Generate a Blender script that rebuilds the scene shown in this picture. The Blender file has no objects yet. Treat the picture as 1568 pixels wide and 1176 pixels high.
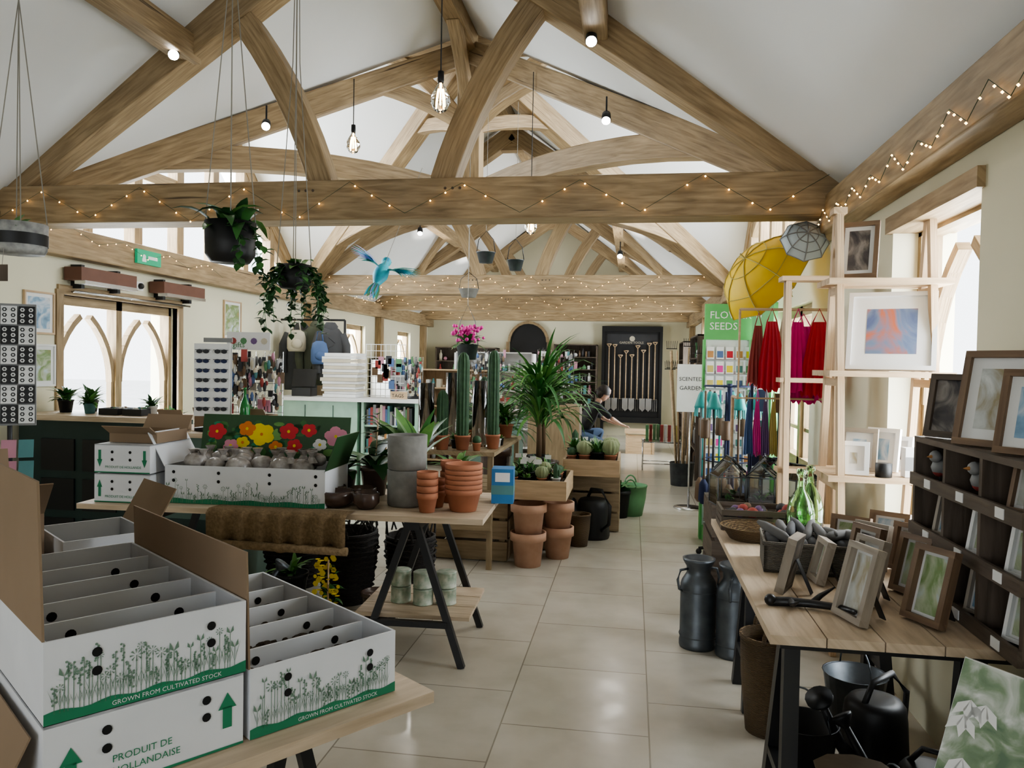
import bpy, math, random
from mathutils import Vector, Matrix
random.seed(5)
pi=math.pi
def rnd(a,b): return random.uniform(a,b)
def RX(a): return Matrix.Rotation(a,4,'X')
def RY(a): return Matrix.Rotation(a,4,'Y')
def RZ(a): return Matrix.Rotation(a,4,'Z')
def TR(x,y,z): return Matrix.Translation((x,y,z))
# ------------------------------------------------------------------ materials
def base(name):
    m=bpy.data.materials.new(name);m.use_nodes=True
    nt=m.node_tree;return m,nt,nt.nodes['Principled BSDF']
def ramp(nt,fac,c1,c2,a=.3,b=.7):
    r=nt.nodes.new('ShaderNodeValToRGB');r.color_ramp.elements[0].position=a;r.color_ramp.elements[1].position=b
    r.color_ramp.elements[0].color=(*c1,1);r.color_ramp.elements[1].color=(*c2,1)
    nt.links.new(fac,r.inputs[0]);return r
def mat(name,c,rough=.6,metal=0,c2=None,scale=6,bump=0,trans=0,emit=0,alpha=1):
    m,nt,p=base(name)
    if c2 is None:c2=tuple(x*.82 for x in c)
    tc=nt.nodes.new('ShaderNodeTexCoord');n=nt.nodes.new('ShaderNodeTexNoise');n.inputs['Scale'].default_value=scale;n.inputs['Detail'].default_value=4
    nt.links.new(tc.outputs['Object'],n.inputs['Vector'])
    r=ramp(nt,n.outputs['Fac'],c2,c);nt.links.new(r.outputs[0],p.inputs['Base Color'])
    p.inputs['Roughness'].default_value=rough;p.inputs['Metallic'].default_value=metal
    p.inputs['Transmission Weight'].default_value=trans
    if emit:
        p.inputs['Emission Color'].default_value=(*c,1);p.inputs['Emission Strength'].default_value=emit
        m.cycles.emission_sampling='NONE'
    if alpha<1:p.inputs['Alpha'].default_value=alpha
    if bump:
        b=nt.nodes.new('ShaderNodeBump');b.inputs['Strength'].default_value=bump;b.inputs['Distance'].default_value=.01
        nt.links.new(n.outputs['Fac'],b.inputs['Height']);nt.links.new(b.outputs[0],p.inputs['Normal'])
    return m
def wood(name,c1,c2,rough=.55,s=(1.3,11),bump=.25,knots=False):
    m,nt,p=base(name)
    tc=nt.nodes.new('ShaderNodeTexCoord');mp=nt.nodes.new('ShaderNodeMapping');mp.inputs['Scale'].default_value=(s[0],s[1],1)
    n=nt.nodes.new('ShaderNodeTexNoise');n.inputs['Scale'].default_value=3;n.inputs['Detail'].default_value=6;n.inputs['Distortion'].default_value=.5
    nt.links.new(tc.outputs['UV'],mp.inputs[0]);nt.links.new(mp.outputs[0],n.inputs['Vector'])
    r=ramp(nt,n.outputs['Fac'],c1,c2,.25,.72);out=r.outputs[0]
    if knots:
        # long dark drying cracks and slow tonal change along the beam
        mp2=nt.nodes.new('ShaderNodeMapping');mp2.inputs['Scale'].default_value=(.35,9,1)
        n2=nt.nodes.new('ShaderNodeTexNoise');n2.inputs['Scale'].default_value=2.2;n2.inputs['Detail'].default_value=3
        nt.links.new(tc.outputs['UV'],mp2.inputs[0]);nt.links.new(mp2.outputs[0],n2.inputs['Vector'])
        r2=ramp(nt,n2.outputs['Fac'],(.25,.22,.2),(1,1,1),.28,.325)
        n3=nt.nodes.new('ShaderNodeTexNoise');n3.inputs['Scale'].default_value=1.4
        nt.links.new(tc.outputs['UV'],n3.inputs['Vector'])
        r3=ramp(nt,n3.outputs['Fac'],(.76,.74,.72),(1.06,1.04,1),.3,.7)
        for rr_ in (r2,r3):
            mx=nt.nodes.new('ShaderNodeMixRGB');mx.blend_type='MULTIPLY';mx.inputs[0].default_value=1
            nt.links.new(out,mx.inputs[1]);nt.links.new(rr_.outputs[0],mx.inputs[2]);out=mx.outputs[0]
    nt.links.new(out,p.inputs['Base Color'])
    p.inputs['Roughness'].default_value=rough
    b=nt.nodes.new('ShaderNodeBump');b.inputs['Strength'].default_value=bump;b.inputs['Distance'].default_value=.01
    nt.links.new(n.outputs['Fac'],b.inputs['Height']);nt.links.new(b.outputs[0],p.inputs['Normal'])
    return m
def picmat(name,cols,scale=9):
    m,nt,p=base(name)
    tc=nt.nodes.new('ShaderNodeTexCoord');n=nt.nodes.new('ShaderNodeTexNoise');n.inputs['Scale'].default_value=scale;n.inputs['Detail'].default_value=5;n.inputs['Distortion'].default_value=1.2
    nt.links.new(tc.outputs['Object'],n.inputs['Vector'])
    r=nt.nodes.new('ShaderNodeValToRGB');cr=r.color_ramp
    while len(cr.elements)<len(cols):cr.elements.new(.5)
    for i,c in enumerate(cols):
        cr.elements[i].position=.3+.4*i/(len(cols)-1);cr.elements[i].color=(*c,1)
    nt.links.new(n.outputs['Fac'],r.inputs[0]);nt.links.new(r.outputs[0],p.inputs['Base Color']);p.inputs['Roughness'].default_value=.4
    return m
def wicker(name,c1,c2,s=60):
    m,nt,p=base(name)
    tc=nt.nodes.new('ShaderNodeTexCoord');w=nt.nodes.new('ShaderNodeTexWave');w.bands_direction='Z';w.inputs['Scale'].default_value=s;w.inputs['Distortion'].default_value=4;w.inputs['Detail'].default_value=2
    nt.links.new(tc.outputs['Object'],w.inputs['Vector'])
    r=ramp(nt,w.outputs['Fac'],c1,c2);nt.links.new(r.outputs[0],p.inputs['Base Color']);p.inputs['Roughness'].default_value=.7
    b=nt.nodes.new('ShaderNodeBump');b.inputs['Strength'].default_value=.8;b.inputs['Distance'].default_value=.01
    nt.links.new(w.outputs['Fac'],b.inputs['Height']);nt.links.new(b.outputs[0],p.inputs['Normal'])
    return m
OAK=wood('oak',(.23,.16,.085),(.48,.36,.22),knots=True)
PINE=wood('pine',(.46,.32,.19),(.66,.49,.32))
PLANK=wood('plank',(.45,.345,.235),(.69,.56,.42))
DARKW=wood('dark_wood',(.06,.045,.032),(.14,.105,.08))
PALW=wood('pallet_wood',(.22,.16,.09),(.40,.30,.19))
WALL=mat('cream_plaster',(.76,.725,.56),.9,c2=(.73,.695,.53),scale=2)
CEIL=mat('ceiling_plaster',(.84,.85,.85),.95,c2=(.81,.82,.82),scale=1.5)
WHITE=mat('white_paint',(.80,.80,.79),.5,c2=(.74,.74,.73))
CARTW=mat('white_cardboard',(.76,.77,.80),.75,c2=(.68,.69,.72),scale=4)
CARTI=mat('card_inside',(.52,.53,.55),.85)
BROWN=mat('brown_cardboard',(.30,.215,.145),.85,c2=(.26,.185,.12),scale=3)
GREENP=mat('print_green',(.03,.24,.12),.7)
GREYP=mat('print_greygreen',(.15,.25,.18),.7,c2=(.20,.28,.22))
BLACK=mat('black_metal',(.018,.018,.02),.4)
BLK=mat('black_plastic',(.015,.015,.016),.5)
HOLE=mat('dark_hole',(.01,.01,.01),.9)
SOIL=mat('soil',(.09,.065,.045),.95,c2=(.03,.022,.015),scale=60,bump=1)
TERRA=mat('terracotta',(.50,.21,.12),.8,c2=(.40,.16,.09),scale=10)
TERRAL=mat('pale_terracotta',(.58,.36,.25),.8,c2=(.50,.29,.19),scale=10)
CONC=mat('concrete_pot',(.27,.26,.24),.85,c2=(.21,.20,.19),scale=20,bump=.2)
STEEL=mat('galvanised',(.15,.165,.18),.45,.7,c2=(.09,.10,.11),scale=12)
CHROME=mat('chrome',(.6,.6,.6),.25,1)
LEAF=mat('leaf_green',(.06,.20,.045),.45,c2=(.03,.11,.025),scale=8)
LEAF2=mat('leaf_light',(.17,.36,.09),.45,c2=(.07,.20,.04),scale=8)
LEAFD=mat('leaf_dark',(.03,.09,.03),.45)
CACT=mat('cactus_green',(.05,.12,.05),.6,c2=(.025,.07,.03),scale=25)
CACT2=mat('cactus_pale',(.30,.34,.18),.7,scale=25)
PINK=mat('pink_petals',(.75,.05,.35),.5)
RED=mat('red_cloth',(.55,.03,.05),.8)
MAG=mat('magenta_cloth',(.70,.03,.22),.8)
YEL=mat('yellow_cloth',(.88,.62,.03),.6,c2=(.78,.50,.02),scale=3)
YELF=mat('yellow_petals',(.85,.65,.03),.6)
MINT=mat('mint_paint',(.42,.62,.50),.5)
DKGRN=mat('dark_green_paint',(.025,.05,.045),.5)
SAGE=mat('sage_paint',(.12,.19,.16),.55)
BURLAP=mat('burlap',(.26,.18,.10),.95,c2=(.17,.115,.06),scale=70,bump=.6)
BWICK=wicker('black_wicker',(.006,.005,.005),(.06,.045,.038))
GWICK=wicker('grey_wicker',(.10,.09,.08),(.30,.27,.23))
NWICK=wicker('brown_wicker',(.10,.06,.03),(.30,.20,.11))
TEAL=mat('teal_plastic',(.05,.38,.36),.5)
BLUE=mat('blue_plastic',(.04,.20,.45),.5)
NAVY=mat('navy',(.02,.03,.09),.7)
GLASS=mat('clear_glass',(.95,.97,.97),.03,trans=1)
GREENG=mat('green_glass',(.70,.95,.68),.05,c2=(.64,.92,.61),trans=1)
LAMPG=mat('lamp_warm',(1,.62,.25),.3,emit=22)
FAIRY=mat('fairy_glow',(1,.60,.22),.3,emit=12)
SPOTE=mat('spot_glow',(1,.97,.92),.3,emit=40)
CABLE=mat('cable',(.03,.03,.03),.6)
ROPE=mat('cord',(.30,.28,.24),.8)
WIREG=mat('green_wire',(.05,.09,.05),.6)
GREYC=mat('grey_cloth',(.09,.09,.095),.9)
OLIVE=mat('olive_cloth',(.11,.12,.085),.9)
DENIM=mat('denim',(.08,.12,.20),.9)
SKIN=mat('skin',(.60,.36,.26),.55)
HAIR=mat('dark_hair',(.03,.02,.015),.6)
SHIRT=mat('black_shirt',(.02,.02,.022),.85)
PLBAG=mat('plastic_bag',(.50,.47,.45),.2,c2=(.20,.17,.15),scale=18,bump=.6)
PAL=[mat('goods_%s'%n,c,.6) for n,c in [('red',(.38,.07,.06)),('orange',(.55,.27,.10)),('yellow',(.58,.48,.16)),('green',(.12,.28,.13)),('teal',(.11,.28,.29)),('blue',(.10,.17,.35)),('purple',(.20,.12,.27)),('pink',(.58,.28,.36)),('white',(.78,.78,.76)),('cream',(.66,.60,.47)),('grey',(.28,.28,.28)),('dark',(.05,.05,.055)),('brown',(.20,.13,.08))]]
MUTED=[PAL[i] for i in (3,4,5,8,8,9,9,10,10,11,11,11,12,12,7,0)]
PICS=[picmat('picture_field',[(.55,.65,.75),(.45,.5,.35),(.2,.3,.12),(.35,.28,.12)]),
      picmat('picture_sea',[(.12,.2,.32),(.25,.4,.55),(.6,.65,.7),(.45,.4,.35)]),
      picmat('picture_dark',[(.03,.03,.04),(.1,.09,.09),(.3,.27,.25),(.12,.1,.1)]),
      picmat('picture_sunset',[(.10,.13,.25),(.17,.22,.33),(.50,.15,.08),(.14,.16,.26)],6),
      picmat('picture_bird',[(.7,.72,.7),(.5,.52,.5),(.35,.3,.2),(.2,.35,.12)])]
# ------------------------------------------------------------------ mesh builder
class MB:
    def __init__(s): s.v=[];s.f=[];s.m=[];s.uv=[];s.sm=[];s.mats=[];s.T=Matrix.Identity(4)
    def mi(s,m):
        if m not in s.mats:s.mats.append(m)
        return s.mats.index(m)
    def add(s,vs,fs,m,smooth=False,uvs=None):
        o=len(s.v);k=s.mi(m);vs=[Vector(v) for v in vs]
        for f in fs:
            s.f.append(tuple(i+o for i in f));s.m.append(k);s.sm.append(smooth)
        if uvs is None:
            uvs=[[(vs[i].x+vs[i].z*.3,vs[i].y+vs[i].z) for i in f] for f in fs]
        s.uv+=uvs
        s.v+=[s.T@v for v in vs]
    def box(s,c,sz,m,R=None):
        hx,hy,hz=sz[0]/2,sz[1]/2,sz[2]/2
        L=[(-hx,-hy,-hz),(hx,-hy,-hz),(hx,hy,-hz),(-hx,hy,-hz),(-hx,-hy,hz),(hx,-hy,hz),(hx,hy,hz),(-hx,hy,hz)]
        fs=[(0,3,2,1),(4,5,6,7),(0,1,5,4),(1,2,6,5),(2,3,7,6),(3,0,4,7)]
        ax=max(range(3),key=lambda i:sz[i]);o1,o2=[i for i in range(3) if i!=ax]
        ru,rv=rnd(0,9),rnd(0,9)
        uvs=[[(L[i][ax]+ru,L[i][o1]+L[i][o2]*1.0+rv) for i in f] for f in fs]
        C=Vector(c)
        vs=[(R@Vector(p) if R is not None else Vector(p))+C for p in L]
        s.add(vs,fs,m,False,uvs)
    def bx(s,x0,x1,y0,y1,z0,z1,m): s.box(((x0+x1)/2,(y0+y1)/2,(z0+z1)/2),(abs(x1-x0),abs(y1-y0),abs(z1-z0)),m)
    def beam(s,p0,p1,w,h,m,up=(0,0,1),sag=0,n=1):
        p0=Vector(p0);p1=Vector(p1);d=(p1-p0);L=d.length;d=d/L
        sd=d.cross(Vector(up)).normalized();u=sd.cross(d).normalized()
        vs=[];fs=[];uvs=[];ru,rv=rnd(0,9),rnd(0,9)
        for i in range(n+1):
            t=i/n;c=p0+d*L*t+u*sag*4*t*(1-t)
            for a,b in ((-1,-1),(1,-1),(1,1),(-1,1)): vs.append(c+sd*a*w/2+u*b*h/2)
        for i in range(n):
            for j in range(4):
                a=i*4+j;b=i*4+(j+1)%4
                fs.append((a,b,b+4,a+4))
                u0=ru+L*i/n;u1=ru+L*(i+1)/n;uvs.append([(u0,rv+j*.3),(u0,rv+j*.3+.28),(u1,rv+j*.3+.28),(u1,rv+j*.3)])
        fs.append((3,2,1,0));uvs.append([(0,0),(.1,0),(.1,.1),(0,.1)])
        k=n*4;fs.append((k,k+1,k+2,k+3));uvs.append([(0,0),(.1,0),(.1,.1),(0,.1)])
        s.add(vs,fs,m,False,uvs)
    def lathe(s,c,prof,m,seg=20,rib=0,nr=8,cap=True,M=None,smooth=True):
        vs=[];fs=[];c=Vector(c)
        for r,z in prof:
            for j in range(seg):
                a=2*pi*j/seg;rr=r*(1+rib*math.cos(nr*a))
                p=Vector((rr*math.cos(a),rr*math.sin(a),z))
                if M is not None:p=M@p
                vs.append(p+c)
        n=len(prof)
        for i in range(n-1):
            for j in range(seg):
                k=(j+1)%seg;fs.append((i*seg+j,i*seg+k,(i+1)*seg+k,(i+1)*seg+j))
        if cap:
            fs.append(tuple(reversed(range(seg))));fs.append(tuple((n-1)*seg+j for j in range(seg)))
        s.add(vs,fs,m,smooth)
    def ball(s,c,r,m,seg=10,sc=(1,1,1),M=None):
        prof=[(max(.001,math.sin(pi*i/6)),-math.cos(pi*i/6)) for i in range(7)]
        S=Matrix.Diagonal((r*sc[0],r*sc[1],r*sc[2]));
        if M is not None:S=M@S
        s.lathe(c,prof,m,seg,M=S)
    def tube(s,pts,r,m,seg=6):
        pts=[Vector(p) for p in pts];vs=[];fs=[];n=len(pts)
        rr=r if isinstance(r,(list,tuple)) else [r]*n
        for i,p in enumerate(pts):
            d=(pts[min(i+1,n-1)]-pts[max(i-1,0)]).normalized()
            a=Vector((0,0,1)) if abs(d.z)<.9 else Vector((1,0,0))
            x=d.cross(a).normalized();y=x.cross(d)
            for j in range(seg):
                t=2*pi*j/seg;vs.append(p+x*rr[i]*math.cos(t)+y*rr[i]*math.sin(t))
        for i in range(n-1):
            for j in range(seg):
                k=(j+1)%seg;fs.append((i*seg+j,i*seg+k,(i+1)*seg+k,(i+1)*seg+j))
        fs.append(tuple(reversed(range(seg))));fs.append(tuple((n-1)*seg+j for j in range(seg)))
        s.add(vs,fs,m,seg>4)
    def poly(s,pts,m): s.add(pts,[tuple(range(len(pts)))],m)
    def leaf(s,b,az,el,L,w,droop,m,n=5,pw=1.0):
        b=Vector(b);dx=Vector((math.cos(az),math.sin(az),0));sd=Vector((-math.sin(az),math.cos(az),0))
        vs=[];fs=[];e=el;p=b.copy()
        for i in range(n+1):
            t=i/n;ww=w*(math.sin(pi*min(1,(t*.92+.06)))**pw)/2
            vs.append(p-sd*ww+Vector((0,0,ww*.25)));vs.append(p);vs.append(p+sd*ww+Vector((0,0,ww*.25)))
            p=p+(dx*math.cos(e)+Vector((0,0,1))*math.sin(e))*L/n;e-=droop/n
        for i in range(n):
            a=i*3;fs+=[(a,a+1,a+4,a+3),(a+1,a+2,a+5,a+4)]
        s.add(vs,fs,m,True)
    def disc(s,c,r,m,nrm='-y',seg=12,ry=None):
        c=Vector(c);ry=ry or r;P=[]
        for j in range(seg):
            a=2*pi*j/seg;x,y=r*math.cos(a),ry*math.sin(a)
            P.append(c+(Vector((x,0,y)) if nrm=='-y' else Vector((0,-x,y)) if nrm=='-x' else Vector((x,y,0))))
        s.poly(P,m)
    def text(s,t,size,T,m,ext=0):
        cu=bpy.data.curves.new('t','FONT');cu.body=t;cu.size=size;cu.extrude=ext;cu.resolution_u=2
        ob=bpy.data.objects.new('t',cu);bpy.context.collection.objects.link(ob)
        bpy.context.view_layer.update()
        me=bpy.data.meshes.new_from_object(ob.evaluated_get(bpy.context.evaluated_depsgraph_get()))
        s.add([T@v.co for v in me.vertices],[tuple(p.vertices) for p in me.polygons],m)
        bpy.data.objects.remove(ob);bpy.data.meshes.remove(me);bpy.data.curves.remove(cu)
    def obj(s,name,M=None,bev=0,parent=None,local=True):
        if local and s.v:
            xs=[v.x for v in s.v];ys=[v.y for v in s.v];zs=[v.z for v in s.v]
            if M is None:
                c=Vector(((min(xs)+max(xs))/2,(min(ys)+max(ys))/2,min(zs)));vv=[v-c for v in s.v];M=TR(*c)
            else: vv=s.v
        else: vv=s.v;M=M or Matrix.Identity(4)
        me=bpy.data.meshes.new(name);me.from_pydata([tuple(v) for v in vv],[],s.f)
        for m in s.mats:me.materials.append(m)
        me.polygons.foreach_set('material_index',s.m);me.polygons.foreach_set('use_smooth',s.sm)
        ul=me.uv_layers.new(name='UVMap');flat=[c for f in s.uv for uv in f for c in uv];ul.data.foreach_set('uv',flat)
        me.update()
        ob=bpy.data.objects.new(name,me);bpy.context.collection.objects.link(ob);ob.matrix_world=M
        if bev:
            b=ob.modifiers.new('bevel','BEVEL');b.width=bev;b.segments=2;b.limit_method='ANGLE'
        if parent is not None:ob.parent=parent;ob.matrix_parent_inverse=parent.matrix_world.inverted()
        return ob
def dup(ob,M,name=None):
    o=bpy.data.objects.new(name or ob.name.split('.')[0],ob.data);bpy.context.collection.objects.link(o);o.matrix_world=M
    return o
# ------------------------------------------------------------------ room constants
XL,XR,XC=-4.7,1.28,-1.71
Y1,Y2,YC,YF,YB=5.1,10.6,7.85,17.3,-3.0
ZE,ZR=2.64,4.95
def zc(x): return ZR-(ZR-ZE)*abs(x-XC)/(XR-XC)
# floor
m,nt,p=base('stone_tiles')
g=nt.nodes.new('ShaderNodeNewGeometry');sp=nt.nodes.new('ShaderNodeSeparateXYZ');cb=nt.nodes.new('ShaderNodeCombineXYZ')
ad=nt.nodes.new('ShaderNodeMath');ad.operation='ADD';ad.inputs[1].default_value=-.10+6.3
ay=nt.nodes.new('ShaderNodeMath');ay.operation='ADD';ay.inputs[1].default_value=6.0
nt.links.new(g.outputs['Position'],sp.inputs[0]);nt.links.new(sp.outputs['X'],ad.inputs[0]);nt.links.new(sp.outputs['Y'],ay.inputs[0])
nt.links.new(ay.outputs[0],cb.inputs[0]);nt.links.new(ad.outputs[0],cb.inputs[1])
br=nt.nodes.new('ShaderNodeTexBrick');br.inputs['Scale'].default_value=1;br.inputs['Brick Width'].default_value=.66;br.inputs['Row Height'].default_value=.63
br.inputs['Mortar Size'].default_value=.0035;br.inputs['Mortar Smooth'].default_value=.2
br.inputs['Color1'].default_value=(.60,.56,.48,1);br.inputs['Color2'].default_value=(.53,.49,.415,1);br.inputs['Mortar'].default_value=(.30,.27,.22,1)
nt.links.new(cb.outputs[0],br.inputs['Vector'])
n=nt.nodes.new('ShaderNodeTexNoise');n.inputs['Scale'].default_value=5;n.inputs['Detail'].default_value=8;nt.links.new(g.outputs['Position'],n.inputs['Vector'])
r=ramp(nt,n.outputs['Fac'],(.88,.87,.85),(1,1,1),.3,.6)
mx=nt.nodes.new('ShaderNodeMixRGB');mx.blend_type='MULTIPLY';mx.inputs[0].default_value=1
nt.links.new(br.outputs['Color'],mx.inputs[1]);nt.links.new(r.outputs[0],mx.inputs[2]);nt.links.new(mx.outputs[0],p.inputs['Base Color'])
rr=ramp(nt,n.outputs['Fac'],(.26,.26,.26),(.14,.14,.14));nt.links.new(rr.outputs[0],p.inputs['Roughness'])
b=nt.nodes.new('ShaderNodeBump');b.inputs['Strength'].default_value=.3;b.inputs['Distance'].default_value=.004;b.invert=True
nt.links.new(br.outputs['Fac'],b.inputs['Height']);nt.links.new(b.outputs[0],p.inputs['Normal'])
TILE=m
q=MB();q.bx(XL-.3,XR+.3,YB-.3,YF+.3,-.1,0,TILE);q.obj('floor')
GRASS=mat('pale_gravel',(.8,.8,.78),.9,scale=3)
q=MB();q.bx(-40,40,-30,50,-.3,-.12,GRASS);q.obj('ground_outside')
def wall(name,axis,pos,thick,a0,a1,z0,z1,holes):
    q=MB();cuts=sorted(set([a0,a1]+[h[0] for h in holes]+[h[1] for h in holes]))
    for i in range(len(cuts)-1):
        u,v=cuts[i],cuts[i+1];hs=[h for h in holes if h[0]<=u+1e-6 and h[1]>=v-1e-6]
        segs=[(z0,z1)]
        for h in hs:
            ns=[]
            for s0,s1 in segs:
                if h[2]>s0:ns.append((s0,min(s1,h[2])))
                if h[3]<s1:ns.append((max(s0,h[3]),s1))
            segs=ns
        for s0,s1 in segs:
            if s1-s0<1e-4:continue
            if axis=='x':q.bx(pos,pos+thick,u,v,s0,s1,WALL)
            else:q.bx(u,v,pos,pos+thick,s0,s1,WALL)
    return q.obj(name)
wall('wall_left','x',XL-.3,.3,YB,YF,0,ZE,[(5.76,7.40,.75,2.06),(12.2,13.1,1.0,2.17),(15.0,15.9,1.0,2.17),(Y1+.15,Y2-.15,2.5,9)])
wall('wall_right','x',XR,.3,YB,YF,0,ZE,[(3.15,4.15,.5,2.3),(5.9,7.3,.75,2.06),(12.4,13.6,.9,2.17),(15.2,16.2,.9,2.17),(Y1+.15,Y2-.15,2.5,9)])
wall('wall_far','y',YF,.3,XL-.3,XR+.3,0,ZR+.1,[])
wall('wall_back','y',YB-.3,.3,XL-.3,XR+.3,0,ZR+.1,[(-3.6,.2,.6,2.6)])
q=MB()
def gq(*p):q.poly([Vector(a) for a in p],CEIL)
for ya,yb in ((YB-.3,Y1),(Y2,YF+.3)):
    gq((XL,ya,ZE),(XC,ya,ZR),(XC,yb,ZR),(XL,yb,ZE));gq((XC,ya,ZR),(XR,ya,ZE),(XR,yb,ZE),(XC,yb,ZR))
A=(XL,Y1,ZE);B=(XR,Y1,ZE);C=(XR,Y2,ZE);D=(XL,Y2,ZE);O=(XC,YC,ZR);F=(XC,Y1,ZR);K=(XC,Y2,ZR);L=(XL,YC,ZR);Rr=(XR,YC,ZR)
for t in ((A,F,O),(F,B,O),(B,Rr,O),(Rr,C,O),(C,K,O),(K,D,O),(D,L,O),(L,A,O)):gq(*t)
gq((XL-.5,Y1,ZE),(XL-.5,YC,ZR),(XL,YC,ZR),(XL,Y1,ZE));gq((XL-.5,YC,ZR),(XL-.5,Y2,ZE),(XL,Y2,ZE),(XL,YC,ZR))
gq((XR+.5,Y1,ZE),(XR+.5,YC,ZR),(XR,YC,ZR),(XR,Y1,ZE));gq((XR+.5,YC,ZR),(XR+.5,Y2,ZE),(XR,Y2,ZE),(XR,YC,ZR))
q.obj('ceiling')
q=MB()
q.bx(XL,XL+.14,YB,YF,2.36,2.60,OAK);q.bx(XR-.14,XR,YB,YF,2.40,2.62,OAK)
for y in (Y2,13.7,16.7):
    q.bx(XL,XL+.12,y-.08,y+.08,0,2.36,OAK);q.bx(XR-.12,XR,y-.08,y+.08,0,2.40,OAK)
q.obj('trim_1',bev=.008)
def gable(name,x):
    q=MB()
    q.beam((x,Y1,ZE-.02),(x,YC,ZR-.1),.14,.22,OAK);q.beam((x,Y2,ZE-.02),(x,YC,ZR-.1),.14,.22,OAK)
    for y in (6.15,6.85,7.55,8.25,8.95,9.65):
        z=ZR-(ZR-ZE)*abs(y-YC)/(YC-Y1)
        q.beam((x,y,2.5),(x,y,z),.12,.12,OAK,up=(0,1,0))
    q.beam((x,Y1+.9,3.35),(x,Y2-.9,3.35),.1,.12,OAK)
    q.beam((x,5.4,2.55),(x,6.4,3.3),.1,.14,OAK,sag=.12,n=6);q.beam((x,10.3,2.55),(x,9.3,3.3),.1,.14,OAK,sag=.12,n=6)
    q.obj(name,bev=.005)
gable('window_gable_frame',XL-.12);gable('window_gable_frame',XR+.14)
# ------------------------------------------------------------------ trusses
def truss(Y):
    q=MB()
    q.beam((XL+.0,Y,2.635),(XR,Y,2.635),.24,.27,OAK,n=1)
    for s in (-1,1):
        xe=XC+s*2.9;q.beam((xe,Y,2.68+.06),(XC,Y,4.72),.2,.22,OAK)
        q.beam((XC+s*.42,Y,2.74),(XC+s*1.08,Y,3.98),.17,.17,OAK,up=(s,0,0),sag=-.07*1,n=8)
    q.beam((XC-.22,Y,4.55),(XC+.22,Y,4.55),.16,.14,OAK)
    for s in (-1,1):
        for k in range(3): q.beam((XC+s*(.46+.05*k),Y-.13,2.70),(XC+s*(.46+.05*k),Y+.13,2.70),.02,.02,DARKW)
    return q.obj('roof_truss',bev=.012)
for Y in (Y1,Y2,13.7,16.7):truss(Y)
for s in (-1,1):
    q=MB();x=XC+s*1.43;z=zc(x)-.13
    q.beam((x,YB,z),(x,Y1,z),.15,.18,OAK);q.beam((x,Y2,z),(x,YF,z),.15,.18,OAK)
    for ya,yb in ((Y2,Y2+1.0),(13.7,12.7),(13.7,14.7),(16.7,15.7)):
        xe=XC+s*2.2;q.beam((xe,ya,zc(xe)-.1),(x,yb,z),.08,.14,OAK,sag=.05,n=5)
    q.obj('roof_purlin',bev=.01)
q=MB();q.beam((XC,YB,ZR-.14),(XC,YF,ZR-.14),.16,.2,OAK);q.beam((XL,YC,ZR-.14),(XR,YC,ZR-.14),.16,.2,OAK);q.obj('ridge_beam')
q=MB();kz=3.22
q.beam((XC,YC,kz-.12),(XC,YC,4.8),.24,.24,OAK,up=(0,1,0))
for cx,cy in ((XL,Y1),(XR,Y1),(XR,Y2),(XL,Y2)):
    P0=Vector((cx,cy,ZE-.02));P1=Vector((XC,YC,ZR-.2));q.beam(P0,P1,.19,.22,OAK)
    c=P0.lerp(P1,.27)
    q.beam((c.x,c.y,c.z-.02),(XC,YC,kz+.03),.16,.20,OAK,sag=.13,n=8)
    c2=P0.lerp(P1,.74)
    q.beam((XC,YC,kz+.75),(c2.x,c2.y,c2.z),.12,.14,OAK,sag=.05,n=5)
for (px,py) in ((XC,Y1),(XC,Y2),(XL,YC),(XR,YC)):
    a=Vector((XC,YC,3.9));bq=Vector((XC+(px-XC)*.3,YC+(py-YC)*.3,ZR-.2));q.beam(a,bq,.12,.14,OAK,sag=.08,n=6)
q.obj('crossing_roof_frame',bev=.012)
# ------------------------------------------------------------------ gothic windows
def gothic(name,x,y0,y1,z0,z1,n):
    q=MB();t=.08;w=(y1-y0)/n
    q.bx(x-.05,x+.05,y0,y1,z1-t,z1,OAK);q.bx(x-.05,x+.05,y0,y1,z0,z0+t,OAK)
    for i in range(n+1):
        y=y0+w*i;q.bx(x-.05,x+.05,max(y0,y-t/2),min(y1,y+t/2),z0,z1,OAK)
    for i in range(n):
        a=y0+w*i+.05;b=y0+w*(i+1)-.05;W=b-a;zs=z1-.06-W*.95
        for s in (0,1):
            pts=[]
            for k in range(9):
                th=math.radians(72)*k/8
                yy=(b-W*math.cos(th)) if s==0 else (a+W*math.cos(th))
                zz=zs+W*math.sin(th)
                if (s==0 and yy>(a+b)/2+.01) or (s==1 and yy<(a+b)/2-.01):break
                pts.append((x,yy,zz))
            for u,v in zip(pts[:-1],pts[1:]):q.beam(u,v,.06,.05,OAK)
            yy=a if s==0 else b
            q.beam((x,yy,z0),(x,yy,zs),.05,.05,OAK,up=(0,1,0))
        q.beam((x,a,z0+.45*(zs-z0)),(x,b,z0+.45*(zs-z0)),.03,.03,OAK)
    q.obj(name)
gothic('window_1',XL-.12,5.76,7.40,.75,2.06,2)
gothic('window_2',XR+.17,3.15,4.15,.5,2.3,1)
gothic('added_bay_window',XR+.12,5.9,7.3,.75,2.06,2)  # added window, hidden behind the stands, there to let in more light
gothic('window_4',XL-.12,12.2,13.1,1.0,2.17,1)
gothic('window_6',XL-.12,15.0,15.9,1.0,2.17,1)
gothic('window_7',XR+.12,12.4,13.6,.9,2.17,1)
gothic('window_8',XR+.12,15.2,16.2,.9,2.17,1)
q=MB();q.bx(XR-.03,XR+.29,3.12,4.18,2.24,2.32,OAK);q.bx(XR-.03,XR+.28,3.15,4.15,.47,.50,OAK);q.obj('trim_2')
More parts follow.
